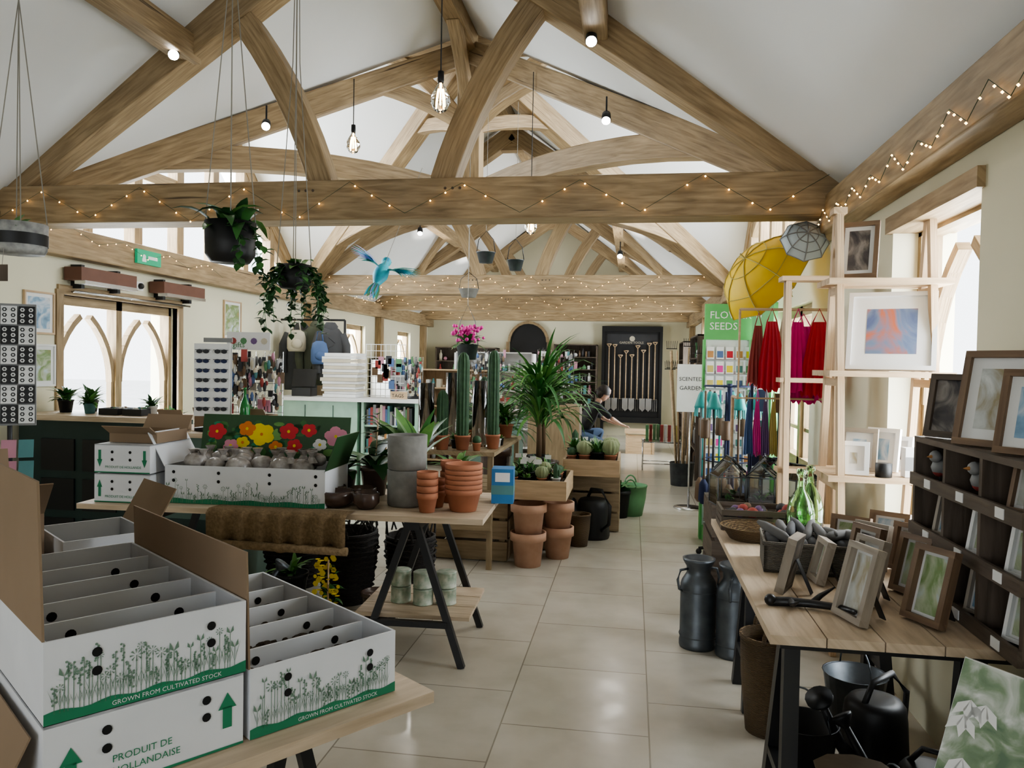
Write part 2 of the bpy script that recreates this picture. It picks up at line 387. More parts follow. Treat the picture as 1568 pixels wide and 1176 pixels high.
q=MB();q.bx(XL-.28,XL+.06,5.74,7.42,.71,.75,OAK);q.bx(XL-.1,XL+.02,5.70,7.46,2.06,2.14,OAK);q.bx(XL-.05,XL+.02,5.68,5.76,.75,2.1,OAK);q.bx(XL-.05,XL+.02,7.4,7.48,.75,2.1,OAK);q.obj('trim_3')
q=MB()
q.bx(-3.6,.2,YB-.2,YB-.12,.6,.68,OAK);q.bx(-3.6,.2,YB-.2,YB-.12,2.52,2.6,OAK)
for x in (-3.56,-2.6,-1.7,-.8,.16):q.bx(x-.04,x+.04,YB-.2,YB-.12,.6,2.6,OAK)
q.obj('window_5')
q=MB();q.bx(XL,XL+.02,YB,YF,0,.1,WHITE);q.obj('baseboard_left')
q=MB();q.bx(XR-.02,XR,4.2,YF,0,.1,WHITE);q.obj('baseboard_right')
# ------------------------------------------------------------------ lights
def area(name,loc,sx,sy,rot,en,col=(1,1,1)):
    l=bpy.data.lights.new(name,'AREA');l.shape='RECTANGLE';l.size=sx;l.size_y=sy;l.energy=en;l.color=col
    o=bpy.data.objects.new(name,l);bpy.context.collection.objects.link(o);o.location=loc;o.rotation_euler=rot
DAY=(.88,.95,1)
area('daylight_left_window',(XL-.6,6.9,1.5),2.0,3.2,(0,-pi/2,0),340,DAY)
area('daylight_left_gable',(XL-.7,8.0,3.6),1.8,4.5,(0,-pi/2,0),450,DAY)
area('daylight_right_gable',(XR+.7,8.0,3.6),1.8,4.5,(0,pi/2,0),450,DAY)
area('daylight_right_window',(XR+.5,3.9,1.45),1.8,1.8,(0,pi/2,0),190,DAY)
area('added_daylight_right_bay',(XR+.5,6.6,1.4),1.6,1.6,(0,pi/2,0),110,DAY)  # extra light for the middle of the room, through the added bay window
area('daylight_far_left',(XL-.5,12.65,1.6),1.3,1.0,(0,-pi/2,0),160,DAY)
area('daylight_far_left',(XL-.5,15.45,1.6),1.3,1.0,(0,-pi/2,0),160,DAY)
area('daylight_far_right',(XR+.5,13.0,1.6),1.4,1.3,(0,pi/2,0),220,DAY)
area('daylight_far_right',(XR+.5,15.7,1.6),1.4,1.1,(0,pi/2,0),130,DAY)
area('daylight_back_window',(-1.7,YB-.3,1.6),3.7,1.9,(pi/2,0,0),40,DAY)
w=bpy.data.worlds.new('w');bpy.context.scene.world=w;w.use_nodes=True
bg=w.node_tree.nodes['Background'];bg.inputs[0].default_value=(.9,.95,1,1);bg.inputs[1].default_value=4
def spot(loc,aim,en=18):
    q=MB();d=(Vector(aim)-Vector(loc)).normalized();M=d.to_track_quat('Z','Y').to_matrix()
    q.lathe(loc,[(.02,-.12),(.035,-.1),(.038,0)],BLACK,14,M=M,cap=True)
    q.lathe(Vector(loc)+d*.002,[(.001,0),(.034,.001)],SPOTE,14,M=M,cap=False)
    q.tube([Vector(loc)-d*.08,Vector(loc)-d*.08+Vector((0,0,.15))],.008,BLACK)
    q.obj('spotlight_fitting')
    l=bpy.data.lights.new('spot_lamp','SPOT');l.energy=en;l.spot_size=1.6;l.spot_blend=.6;l.color=(1,.95,.88);l.shadow_soft_size=.04
    o=bpy.data.objects.new('spot_lamp',l);bpy.context.collection.objects.link(o);o.location=Vector(loc)+d*.03;o.rotation_euler=d.to_track_quat('-Z','Y').to_euler()
spot((-3.12,4.85,3.60),(-1.2,1.6,1.0));spot((-3.08,6.1,3.50),(-1.6,2.6,1.0));spot((-.30,4.85,3.56),(-.1,1.6,.5));spot((-.25,6.1,3.46),(-.2,3.0,.5))
spot((-.2,10.2,2.98),(-.2,7,.5));spot((-2.9,10.2,3.3),(-2,7,0))
for x in (-3.3,-.1):  # added uplights, there only to brighten the far ceiling
    for y in (12.1,15.2):spot((x,y,2.75),(x*.4-1,y,4.9),60)
def pend(x,y,z,ztop):
    q=MB()
    q.tube([(x,y,z+.16),(x,y,ztop)],.004,CABLE);q.lathe((x,y,z),[(.018,.17),(.02,.12),(.016,.10)],BLACK,10)
    q.lathe((x,y,z),[(.004,-.07),(.035,-.055),(.058,-.01),(.055,.03),(.03,.075),(.016,.10)],GLASS,16)
    for k in range(5):
        a=k*2*pi/5;q.tube([(x+.01*math.cos(a),y+.01*math.sin(a),z+.06),(x+.022*math.cos(a),y+.022*math.sin(a),z-.03)],.0025,LAMPG,4)
    q.tube([(x,y,z+.1),(x,y,z-.02)],.004,LAMPG,4)
    q.obj('pendant_bulb')
pend(-1.14,4.4,3.07,zc(-1.14));pend(-.95,7.0,2.8,4.2);pend(-2.35,6.2,3.35,3.9)
# fairy lights
q=MB()
def fl(p,r=.008):
    p=Vector(p);vs=[p+Vector(d)*r for d in ((1,0,0),(-1,0,0),(0,1,0),(0,-1,0),(0,0,1),(0,0,-1))]
    q.add(vs,[(0,2,4),(2,1,4),(1,3,4),(3,0,4),(2,0,5),(1,2,5),(3,1,5),(0,3,5)],FAIRY,True)
def string(a,b,n,amp,k_=3,r=.008):
    a=Vector(a);b=Vector(b);pts=[]
    for i in range(n+1):
        t=i/n;p=a.lerp(b,t)+Vector((0,0,amp*(1 if i%2 else -1)+rnd(-.02,.02)));pts.append(p)
    q.tube(pts,.0016,WIREG,4)
    for i in range(n):
        for k in range(k_):
            if rnd(0,1)<.85:fl(pts[i].lerp(pts[i+1],k/k_+rnd(0,.12))+Vector((0,0,-.008)),r)
string((XL+.1,Y1-.14,2.63),(XR-.1,Y1-.14,2.63),15,.11,3,.007)
string((XR-.16,1.0,2.44),(XR-.16,Y1,2.47),26,.045,3,.006)
string((XL+.1,Y2-.14,2.65),(XR-.1,Y2-.14,2.65),20,.10,3,.0065)
string((XL+.1,13.55,2.65),(XR-.1,13.55,2.65),18,.10,3,.0065)
string((XL+.1,16.5,2.65),(XR-.1,16.5,2.65),14,.10,2,.007)
string((XL+.17,Y2,2.62),(XL+.17,13.6,2.62),12,.05,3,.006)
string((XL+.17,Y1+.2,2.55),(XL+.17,8.0,2.5),8,.04,3,.006)
q.obj('fairy_lights')
# ------------------------------------------------------------------ foreground bulb boxes
ang=math.atan2(.8,.6)
def FG(x,y,z): return TR(-1.17,1.385,0)@RZ(ang)@TR(x,y,z)
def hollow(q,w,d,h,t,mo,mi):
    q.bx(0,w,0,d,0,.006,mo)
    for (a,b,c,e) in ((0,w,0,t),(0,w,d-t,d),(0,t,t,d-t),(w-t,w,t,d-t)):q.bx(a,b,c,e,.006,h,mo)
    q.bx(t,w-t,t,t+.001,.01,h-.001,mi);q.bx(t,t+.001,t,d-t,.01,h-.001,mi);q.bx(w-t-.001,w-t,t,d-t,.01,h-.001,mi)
def flowers(q,w,h,y=-.0015,n=44,z0=.03):
    for i in range(n):
        x=.02+(w-.04)*(i+rnd(-.3,.3))/n;hh=z0+rnd(.22,.85)*(h-z0)*(.45+.55*abs(math.sin(x*9+.6)))
        hh=min(hh,h-.025)
        q.poly([(x-.0008,y,z0-.01),(x+.0008,y,z0-.01),(x+.0012,y,hh),(x-.0004,y,hh)],GREYP)
        for s in (-1,1):
            l=rnd(.025,.055);q.poly([(x,y,z0),(x+s*l*.16,y,z0+l*.6),(x+s*l*.3,y,z0+l),(x+s*l*.10,y,z0+l*.5)],GREYP)
        k=random.choice('tdsp');r=rnd(.006,.012)
        if k=='t':
            for s in (-1,1):q.poly([(x,y,hh),(x+s*r*.9,y,hh+r*.5),(x+s*r*.8,y,hh+r*1.8),(x+s*r*.4,y,hh+r*1.1)],GREYP)
        elif k=='d':
            for j in range(8):
                a=2*pi*j/8;c=math.cos(a);s2=math.sin(a)
                q.poly([(x+r*.3*c,y,hh+r*.3*s2),(x+r*1.2*math.cos(a+.2),y,hh+r*1.2*math.sin(a+.2)),(x+r*1.2*math.cos(a-.1),y,hh+r*1.2*math.sin(a-.1))],GREYP)
        else:
            for j in range(8):
                q.disc((x+rnd(-.005,.005),y,hh-j*.005),.003,GREYP,seg=5)
    N=24
    for i in range(N):
        x0=w*i/N;x1=w*(i+1)/N
        q.poly([(x0,y,0),(x1,y,0),(x1,y,.024+.004*math.sin(i*1.1+1)),(x0,y,.024+.004*math.sin(i*1.1))],GREENP)
def arrow(q,x,z,h,w,y=-.0015,up=1):
    a=z if up>0 else z+h;s=up
    q.poly([(x-w*.25,y,a),(x+w*.25,y,a),(x+w*.25,y,a+s*h*.6),(x-w*.25,y,a+s*h*.6)],GREENP)
    q.poly([(x-w*.5,y,a+s*h*.55),(x+w*.5,y,a+s*h*.55),(x,y,a+s*h)],GREENP)
def bulbbox(w,d,h,ndiv,flap=None,open_=True,txt='GROWN FROM CULTIVATED STOCK',fl_=True,holes=(),fh=.29):
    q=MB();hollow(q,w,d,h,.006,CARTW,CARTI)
    if open_:
        q.bx(.01,w-.01,.01,d-.01,.01,h*.58,SOIL)
        for i in range(1,ndiv+1):
            y=d*i/(ndiv+1);q.bx(.007,w-.007,y-.003,y+.003,.01,h-.012,CARTW)
            for xx in (.09,w-.10):q.disc((xx,y-.0045,h-.045),.012,HOLE)
        for k in range(260):
            x,y=rnd(.025,w-.025),rnd(.03,d-.03);q.ball((x,y,h*.585),rnd(.010,.018),SOIL,6,sc=(1.3,1.1,.7))
    else:
        q.bx(0,w,0,d,h-.006,h,CARTW)
    if fl_:flowers(q,w,h)
    for hx,hz in holes:q.disc((hx,-.002,hz),.0105,HOLE)
    if txt:q.text(txt,.0145,TR(w*.30,-.002,.006)@RX(pi/2),CARTW if fl_ else GREENP)
    if flap:
        q.T=Matrix.Identity(4)
        q.box((-.004 if flap>0 else w+.004,d/2,h+fh/2),(.005,d-.01,fh),BROWN,R=(RY(-.03*flap)).to_3x3())
    return q
H=.172
HO=((.10,.13),(.10,.09),(.345,.13),(.345,.09))
q=bulbbox(.43,.8,H,4,flap=1,holes=HO,fh=.33);q.obj('bulb_crate',FG(0,0,.62+H+.002))
q=bulbbox(.43,.8,H,4,flap=1,holes=HO);q.obj('bulb_crate',FG(.442,0,.62))
q=bulbbox(.425,.8,H,0,open_=False,fl_=False,txt=None,holes=((.12,.13),(.12,.09),(.335,.13),(.335,.09)))
arrow(q,.385,.05,.085,.045);arrow(q,.05,.03,.085,.045)
q.text('PRODUIT DE',.022,TR(.13,-.002,.055)@RX(pi/2),GREENP);q.text('HOLLANDAISE',.022,TR(.13,-.002,.028)@RX(pi/2),GREENP)
q.poly([(0,-.0015,0),(.425,-.0015,0),(.425,-.0015,.006),(0,-.0015,.006)],GREENP)
q.box((-.05,.4,.08),(.004,.75,.15),BROWN,R=RY(.45).to_3x3())
q.obj('closed_bulb_crate',FG(0,0,.62))
q=MB();hollow(q,.36,.42,.44,.006,BROWN,BROWN);
q.box((.18,-.05,.49),(.36,.004,.16),BROWN,R=RX(.8).to_3x3());q.box((.18,.47,.50),(.36,.004,.2),BROWN,R=RX(-.3).to_3x3());q.box((-.06,.21,.49),(.004,.40,.2),BROWN,R=RY(-.6).to_3x3())
q.obj('open_cardboard_box',FG(-.14,.95,.62))
q=MB();hollow(q,.26,.3,.36,.006,CARTW,CARTI);q.box((.30,.15,.42),(.004,.3,.16),BROWN,R=RY(.5).to_3x3());q.obj('white_carton',FG(.25,.86,.62))
def trestle(q,cx,cy,L,H,spread,ax='y',m=BLACK,w=.035):
    top=H-.03
    for s in (-1,1):
        for e in (-1,1):
            if ax=='y':p0=(cx+s*spread,cy+e*L/2,0.0);p1=(cx+s*.02,cy+e*(L/2-.03),top)
            else:p0=(cx+e*L/2,cy+s*spread,0.0);p1=(cx+e*(L/2-.03),cy+s*.02,top)
            q.beam(p0,p1,w,w,m,up=(0,1,0) if ax=='y' else (1,0,0))
    if ax=='y':
        q.bx(cx-.04,cx+.04,cy-L/2,cy+L/2,top-.03,H,m)
        for e in (-1,1):q.bx(cx-spread*.72,cx+spread*.72,cy+e*L/2-.015,cy+e*L/2+.015,.2,.23,m)
    else:
        q.bx(cx-L/2,cx+L/2,cy-.04,cy+.04,top-.03,H,m)
        for e in (-1,1):q.bx(cx+e*L/2-.015,cx+e*L/2+.015,cy-spread*.72,cy+spread*.72,.2,.23,m)
q=MB()
for i in range(7):q.bx(-.35,.955-(.0 if i<3 else .12),-.075+i*.22,-.075+i*.22+.215,.585,.618,PLANK)
trestle(q,.62,.45,.7,.585,.15);trestle(q,.0,.7,1.0,.585,.15)
q.obj('trestle_display_table',FG(0,0,0))
# ------------------------------------------------------------------ left middle table
q=MB()
for i in range(4):q.bx(-1.05,1.1,-.4+i*.2,-.4+i*.2+.196,.752,.78,PLANK)
trestle(q,.72,0,.62,.752,.27);trestle(q,-.7,0,.62,.752,.27)
for i in range(3):q.bx(.42,1.02,-.28+i*.18,-.28+i*.18+.17,.23,.25,PLANK)
q.obj('potting_trestle_table',TR(-1.83,4.06,0)@RZ(math.radians(2.5)))
q=MB();N=40
vs=[];fs=[]
for i in range(N+1):
    x=-2.12+.74*i/N;o=.01*math.sin(i*1.1)
    vs+=[(x,3.74,.786),(x,3.625,.79),(x,3.595+o,.77),(x,3.60+o*1.5,.60+.012*math.sin(i*.5)),(x,3.62,.60)]
for i in range(N):
    for j in range(4):a=i*5+j;fs.append((a,a+5,a+6,a+1))
q.add(vs,fs,BURLAP,True);q.tube([(-2.13,3.585,.62),(-1.37,3.60,.61)],.022,BURLAP,8);q.obj('burlap_runner')
q=MB();w,d,h=.88,.36,.2
hollow(q,w,d,h,.006,CARTW,CARTI);flowers(q,w,h*.75,n=60,z0=.012)
for hx in (.05,.3,.58,.83):
    for hz in (.165,.12):q.disc((hx,-.002,hz),.009,HOLE)
q.bx(.01,w-.01,.01,d-.01,.01,.1,SOIL)
for k in range(18):
    q.ball((rnd(.08,w-.08),rnd(.07,d-.07),.17+rnd(0,.06)),rnd(.045,.07),PLBAG,8,sc=(1.1,1,.8))
    q.lathe((rnd(.1,w-.1),rnd(.08,d-.08),.22),[(.03,0),(.012,.03),(.03,.06)],PLBAG,7,smooth=False)
q.T=TR(0,d,h)@RX(-.18)
q.bx(.0,w,0,.004,0,.25,LEAFD)
for k in range(50):
    x,z=rnd(.05,w-.05),rnd(.03,.22);mm=random.choice([LEAF,LEAF2,GREENP,LEAFD])
    q.disc((x,-.001,z),rnd(.02,.04),mm,seg=7,ry=rnd(.01,.03))
ORG=mat('orange_petals',(.75,.22,.03),.6);PPK=mat('pale_pink_petals',(.75,.30,.40),.6);REDF=mat('red_petals',(.60,.03,.04),.6)
for i,(x,z,c,s_) in enumerate([(.09,.15,REDF,1.1),(.18,.07,PPK,.9),(.36,.14,YELF,1.5),(.45,.07,ORG,.8),(.52,.16,REDF,1.1),(.56,.08,REDF,.9),(.64,.17,REDF,.9),(.71,.09,WHITE,.8),(.80,.14,PPK,1.3),(.27,.17,ORG,1.0),(.25,.09,YELF,.8)]):
    for j in range(5):
        a=2*pi*j/5+i;q.disc((x+.028*s_*math.cos(a),-.002-.0002*j,z+.024*s_*math.sin(a)),.026*s_,c,seg=9,ry=.021*s_)
    q.disc((x,-.0045,z),.009,YELF if c is not YELF else ORG)
q.T=Matrix.Identity(4)
q.box((-.05,d/2,h+.08),(.004,d,.2),CARTW,R=RY(-.5).to_3x3());q.box((w+.03,d/2,h+.08),(.004,d,.2),LEAFD,R=RY(.35).to_3x3())
q.obj('flower_bulb_box',TR(-2.44,3.74,.782)@RZ(.04))
for z in (.782,.938):
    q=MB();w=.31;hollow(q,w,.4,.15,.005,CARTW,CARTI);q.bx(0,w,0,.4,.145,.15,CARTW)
    q.poly([(0,-.001,0),(w,-.001,0),(w,-.001,.006),(0,-.001,.006)],GREENP)
    arrow(q,.03,.03,.09,.03,up=-1 if z>.9 else 1);arrow(q,w-.03,.03,.09,.03,up=-1 if z>.9 else 1)
    for hx in (.1,.2):
        for hz in (.11,.07):q.disc((hx,-.002,hz),.008,HOLE)
    q.text('PRODUIT DE HOLLANDE',.018,TR(.06,-.002,.025)@RX(pi/2),GREENP)
    q.obj('closed_bulb_crate',TR(-2.80,3.67,z)@RZ(.05))
q=MB();hollow(q,.28,.28,.06,.005,BROWN,BROWN);q.box((.14,.31,.09),(.28,.004,.1),BROWN,R=RX(-.6).to_3x3());q.box((.14,-.03,.07),(.28,.004,.08),BROWN,R=RX(1.0).to_3x3());q.obj('open_cardboard_box',TR(-2.78,3.76,1.09))
def pot(q,x,y,z,r,h,m,rim=.12,inside=SOIL,taper=.72,fill=.9):
    q.lathe((x,y,z),[(r*taper,0),(r*.93,h*(1-rim)),(r,h*(1-rim)),(r,h),(r*.9,h),(r*.86,h*fill)],m,22)
    q.lathe((x,y,z),[(r*.87,h*fill-.004),(.001,h*fill)],inside,22,cap=False)
q=MB();q.lathe((0,0,0),[(.098,0),(.104,.01),(.106,.19),(.096,.192)],CONC,28);q.lathe((0,0,.192),[(.098,0),(.104,.01),(.107,.185),(.096,.185),(.092,.13),(.001,.12)],CONC,28);q.obj('stacked_concrete_planters',TR(-1.19,4.0,.782))
def potstack(n,r,h,step,m,loc,name='stacked_terracotta_pots'):
    q=MB()
    for i in range(n):q.lathe((0,0,i*step),[(r*.7,0),(r*.92,h-.03),(r,h-.03),(r,h),(r*.9,h),(r*.65,.01)],m,24)
    return q.obj(name,TR(*loc))
potstack(6,.098,.12,.025,TERRA,(-.86,3.92,.782));potstack(4,.055,.10,.036,TERRA,(-1.03,3.83,.782));potstack(3,.05,.09,.03,TERRA,(-1.02,3.98,.782))
potstack(3,.06,.11,.06,TERRA,(-.98,4.14,.782))
q=MB();q.bx(-.06,.06,-.07,.07,0,.19,BLUE);q.bx(-.061,.061,-.071,.071,.05,.10,PAL[4]);q.bx(-.04,.04,-.0715,-.07,.12,.17,WHITE);q.obj('blue_seed_box',TR(-.70,4.22,.782)@RZ(.1))
DKGL=mat('dark_glaze',(.06,.035,.03),.25,c2=(.12,.08,.06),scale=5)
for x,y,r in ((-1.53,3.86,.09),(-1.36,3.84,.068),(-1.44,4.0,.075),(-1.60,4.02,.06)):
    q=MB();q.lathe((0,0,0),[(r*.6,0),(r,.03),(r*1.02,.08),(r*.9,.085),(r*.85,.06),(.001,.055)],DKGL,24);q.obj('glazed_bowl',TR(x,y,.782))
def foliage(q,x,y,z,n,L,w,el=(.5,1.3),droop=1.2,m=(LEAF,LEAF2),pw=1.0,seg=5):
    for i in range(n):
        q.leaf((x+rnd(-.02,.02),y+rnd(-.02,.02),z),2*pi*i/n+rnd(-.3,.3),rnd(*el),L*rnd(.65,1.1),w*rnd(.8,1.2),rnd(.6,1.3)*droop,random.choice(m),n=seg,pw=pw)
q=MB();pot(q,0,0,0,.08,.15,BLK);foliage(q,0,0,.14,22,.38,.085,(.9,1.45),.7,(LEAF,LEAF2));q.obj('potted_aspidistra',TR(-1.24,4.3,.782))
q=MB();pot(q,0,0,0,.085,.16,DKGL);foliage(q,0,0,.15,14,.28,.09,(.5,1.3),1.6,(LEAFD,LEAF));q.tube([(0,0,.1),(.02,0,.5)],.004,PINE);
for k in range(14):q.leaf((.01,0,.2+.02*k),rnd(0,6.3),.4,.1,.05,.8,LEAFD)
q.obj('potted_climbing_plant',TR(-1.46,4.26,.782))
q=MB();pot(q,0,0,0,.07,.13,BLK);foliage(q,0,0,.12,14,.16,.05,(.3,1.3),1.2,(LEAFD,LEAF));q.obj('potted_houseplant',TR(-1.64,4.26,.782))
q=MB();pot(q,0,0,0,.07,.14,TERRA);foliage(q,0,0,.12,20,.2,.04,(.5,1.4),1.0,(LEAF2,LEAF));q.obj('potted_houseplant',TR(-1.0,4.38,.782))
def basket(name,loc,r,h,m,handles=True,taper=.75,twigs=0):
    q=MB();q.lathe((0,0,0),[(r*taper,0),(r*.95,h*.6),(r,h),(r*1.03,h),(r*1.03,h+.015),(r*.94,h+.015),(r*.9,h*.6),(r*.7,.03),(.001,.03)],m,26)
    if twigs:
        for i in range(int(h/.035)):
            z=.03+i*.035;rr=r*(taper+(1.0-taper)*min(1,z/(h*.75)))+.006
            q.tube([((rr+.006*math.sin(j*3.1+i*2))*math.cos(2*pi*j/18),(rr+.006*math.sin(j*3.1+i*2))*math.sin(2*pi*j/18),z+.006*math.sin(j*2+i)) for j in range(19)],.008,m,5)
        for i in range(twigs):
            a=rnd(0,6.3);rr=r*1.0;a2=a+rnd(.4,1.0)
            q.tube([(rr*math.cos(a+(a2-a)*t),rr*math.sin(a+(a2-a)*t),h+rnd(.02,.05)*1+.09*math.sin(pi*t)) for t in (0,.25,.5,.75,1)],.006,m,5)
    if handles:
        for s in (-1,1):
            q.tube([(s*r*math.cos(a)*.35+0,s*r*.98,h+.09*math.sin(a)) for a in [pi*k/8 for k in range(9)]],.009,m,6)
    return q.obj(name,TR(*loc))
basket('black_wicker_basket',(-1.80,4.74,0),.19,.44,BWICK,twigs=14);basket('black_wicker_basket',(-1.42,4.88,0),.16,.40,BWICK,twigs=12);basket('black_wicker_basket',(-2.28,5.0,0),.2,.3,BWICK,twigs=10);basket('black_wicker_basket',(-2.9,4.36,0),.2,.36,BWICK,twigs=8)
q=MB()
for k in range(60):
    a=rnd(0,6.3);z=rnd(.0,.36);q.disc((.06*math.cos(a)+rnd(-.02,.02),-.04+.05*math.sin(a),z+.03),rnd(.012,.022),YELF,'-y' if k%2 else 'z',6)
for k in range(25):q.leaf((rnd(-.05,.05),rnd(-.04,.04),rnd(0,.3)),rnd(0,6.3),rnd(-.3,1),.08,.02,.8,LEAF)
q.tube([(0,0,0),(0,0,.34)],.006,PINE);q.obj('yellow_flower_garland',TR(-1.80,4.42,0))
TIN=mat('tin_label',(.62,.64,.55),.5,c2=(.25,.35,.25),scale=30)
for (x,y) in ((-1.22,4.02),(-1.09,4.0),(-.97,4.03)):
    for z in (.252,.342):
        q=MB();q.lathe((0,0,0),[(.055,0),(.056,.004),(.054,.006),(.054,.078),(.056,.08),(.05,.084),(.02,.084)],TIN,18);q.obj('twine_tin',TR(x,y,z))
pp=MB();pot(pp,0,0,0,.1,.16,DKGL);pp.obj('glazed_flowerpot',TR(-1.5,4.45,0))
pp=MB();pot(pp,0,0,0,.11,.2,BLK);foliage(pp,0,0,.18,16,.2,.04);pp.obj('potted_fern',TR(-2.12,4.60,0))
def watering_can(loc,rz,m,s=1):
    q=MB();q.T=Matrix.Scale(s,4)
    q.lathe((0,0,0),[(.11,0),(.115,.02),(.105,.2),(.1,.24),(.085,.26),(.06,.262)],m,22)
    q.tube([(.10,0,.05),(.2,0,.15),(.3,0,.30)],[.028,.02,.013],m,10);q.lathe((.3,0,.3),[(.013,0),(.045,.04),(.045,.05)],m,14,M=RY(.6).to_3x3())
    q.tube([(-.10,0,.06),(-.19,0,.12),(-.2,0,.24),(-.1,0,.33),(.02,0,.32),(.07,0,.25)],.011,m,8)
    return q.obj('watering_can',TR(*loc)@RZ(rz))
watering_can((-.33,6.95,0),2.2,BLK,1.35)
watering_can((.95,3.12,0),-2.4,BLK,1.1);watering_can((1.0,2.72,0),2.5,BLK,.9)
watering_can((-2.35,4.2,0),.3,STEEL,1.0)
def bucket(loc,r,h,m):
    q=MB();q.lathe((0,0,0),[(r*.75,0),(r,h),(r*1.04,h),(r*.95,h-.004),(r*.72,.01),(.001,.01)],m,22)
    q.tube([(r*math.cos(a),0,h+r*1.0*math.sin(a)) for a in [pi*k/10 for k in range(11)]],.004,STEEL,5);q.obj('metal_bucket',TR(*loc)@RZ(rnd(0,3)))
bucket((1.10,2.42,0),.12,.26,BLK);bucket((.66,2.98,0),.12,.24,BLK);bucket((.98,3.5,0),.13,.24,STEEL);bucket((.86,2.58,0),.09,.2,BLK)
# ------------------------------------------------------------------ cactus display
def slatbox(name,x0,x1,y0,y1,z0,z1,m=PALW,n=3,top=True):
    q=MB();g=(z1-z0)/n
    for i in range(n):
        a=z0+i*g+.01;b=z0+(i+1)*g-.012
        q.bx(x0,x1,y0,y0+.02,a,b,m);q.bx(x0,x1,y1-.02,y1,a,b,m);q.bx(x0,x0+.02,y0+.02,y1-.02,a,b,m);q.bx(x1-.02,x1,y0+.02,y1-.02,a,b,m)
    for x in (x0+.045,x1-.045):
        for y in (y0+.045,y1-.045):q.bx(x-.025,x+.025,y-.025,y+.025,z0,z1-.012,m)
    if top:
        k=5
        for i in range(k):q.bx(x0,x1,y0+(y1-y0)*i/k,y0+(y1-y0)*(i+.92)/k,z1-.012,z1+.008,m)
    q.obj(name)
slatbox('wooden_crate',-1.62,-.94,5.9,7.1,0,.5)
slatbox('wooden_crate',-.92,-.55,6.35,7.1,0,.5)
slatbox('wooden_crate',-.60,-.10,7.2,7.75,0,.55)
def tray(x0,x1,y0,y1,z0,z1,name='cactus_tray'):
    q=MB();t=.02
    for a in ((x0,x1,y0,y0+t),(x0,x1,y1-t,y1),(x0,x0+t,y0+t,y1-t),(x1-t,x1,y0+t,y1-t)):q.bx(a[0],a[1],a[2],a[3],z0,z1,PINE)
    q.bx(x0+t,x1-t,y0+t,y1-t,z0,z0+.02,PINE);q.bx(x0+t,x1-t,y0+t,y1-t,z0+.02,z1-.05,SOIL)
    for k in range(9):
        x=rnd(x0+.06,x1-.06);y=rnd(y0+.08,y1-.06);q.tube([(x,y,z1-.06),(x,y,z1+.12)],.002,BLACK,4);q.box((x,y-.003,z1+.13),(.05,.002,.035),WHITE,R=RX(-.3).to_3x3())
    q.obj(name)
tray(-1.0,-.48,5.82,6.5,.512,.66);tray(-.60,-.10,6.85,7.6,.562,.71)
q=MB()
for x in (-1.6,-1.06):
    for y in (5.65,6.95):q.bx(x,x+.04,y,y+.04,.512 if y>5.8 else 0,.86,PALW)
q.bx(-1.62,-1.0,5.6,7.0,.86,.89,PALW);q.bx(-1.60,-1.02,5.62,5.66,.3,.6,PALW);q.obj('plant_stand')
def colcactus(h,r,mt=CACT):
    q=MB();pot(q,0,0,0,r*1.5,.11,TERRA)
    q.lathe((0,0,.1),[(r*.9,0),(r,.05),(r,h-.08),(r*.8,h-.03),(r*.4,h-.005),(.001,h)],mt,40,rib=.16,nr=10,cap=False);return q
colcactus(.64,.042).obj('column_cactus',TR(-1.27,5.72,.892));colcactus(.66,.04).obj('column_cactus',TR(-1.06,5.86,.892));colcactus(.35,.04).obj('column_cactus',TR(-1.42,5.69,.892))
colcactus(.45,.035).obj('column_cactus',TR(-1.2,6.2,.892))
for x,y,h in ((-1.55,5.70,.5),(-1.40,5.95,.58),(-1.19,5.98,.52)):
    q=MB();q.lathe((0,0,0),[(.06,0),(.062,.01),(.06,h),(.056,h),(.056,.015),(.001,.012)],GLASS,24,cap=False);q.obj('glass_cylinder_vase',TR(x,y,.892))
smalls=[]
q=MB();pot(q,0,0,0,.035,.06,TERRA);q.ball((0,0,.08),.034,CACT,16);smalls.append(q.obj('potted_cactus',TR(-.9,5.92,.612)))
q=MB();pot(q,0,0,0,.035,.06,BLK);foliage(q,0,0,.05,12,.06,.02,(.3,1.2),.3,(LEAF2,CACT2));smalls.append(q.obj('potted_succulent',TR(-.8,5.92,.612)))
q=MB();pot(q,0,0,0,.04,.06,TERRA)
q.lathe((0,0,.05),[(.02,0),(.045,.03),(.05,.06),(.035,.09),(.001,.1)],CACT2,40,rib=.1,nr=12,cap=False);smalls.append(q.obj('potted_barrel_cactus',TR(-.68,5.92,.612)))
q=MB();pot(q,0,0,0,.038,.065,PAL[8]);q.lathe((0,0,.05),[(.018,0),(.02,.1),(.001,.13)],CACT,20,rib=.12,nr=6,cap=False);q.lathe((.022,0,.08),[(.01,0),(.012,.04),(.001,.05)],CACT,10,cap=False);smalls.append(q.obj('potted_cactus',TR(-.57,5.92,.612)))
q=MB();pot(q,0,0,0,.04,.07,BLK);foliage(q,0,0,.06,26,.11,.014,(.4,1.4),1.0,(LEAF,LEAF2));smalls.append(q.obj('potted_spider_plant',TR(-.9,6.05,.612)))
for iy in range(5):
    for ix in range(4):
        if iy==0 or (iy==1 and ix==0):continue
        dup(random.choice(smalls),TR(-.9+ix*.11+rnd(-.01,.01),5.92+iy*.115,.612)@RZ(rnd(0,6))@Matrix.Scale(rnd(1,1.25),4))
for iy in range(5):
    for ix in range(4):
        dup(random.choice(smalls+smalls[4:]),TR(-.53+ix*.115,6.95+iy*.13,.662)@RZ(rnd(0,6))@Matrix.Scale(rnd(1.2,1.6),4))
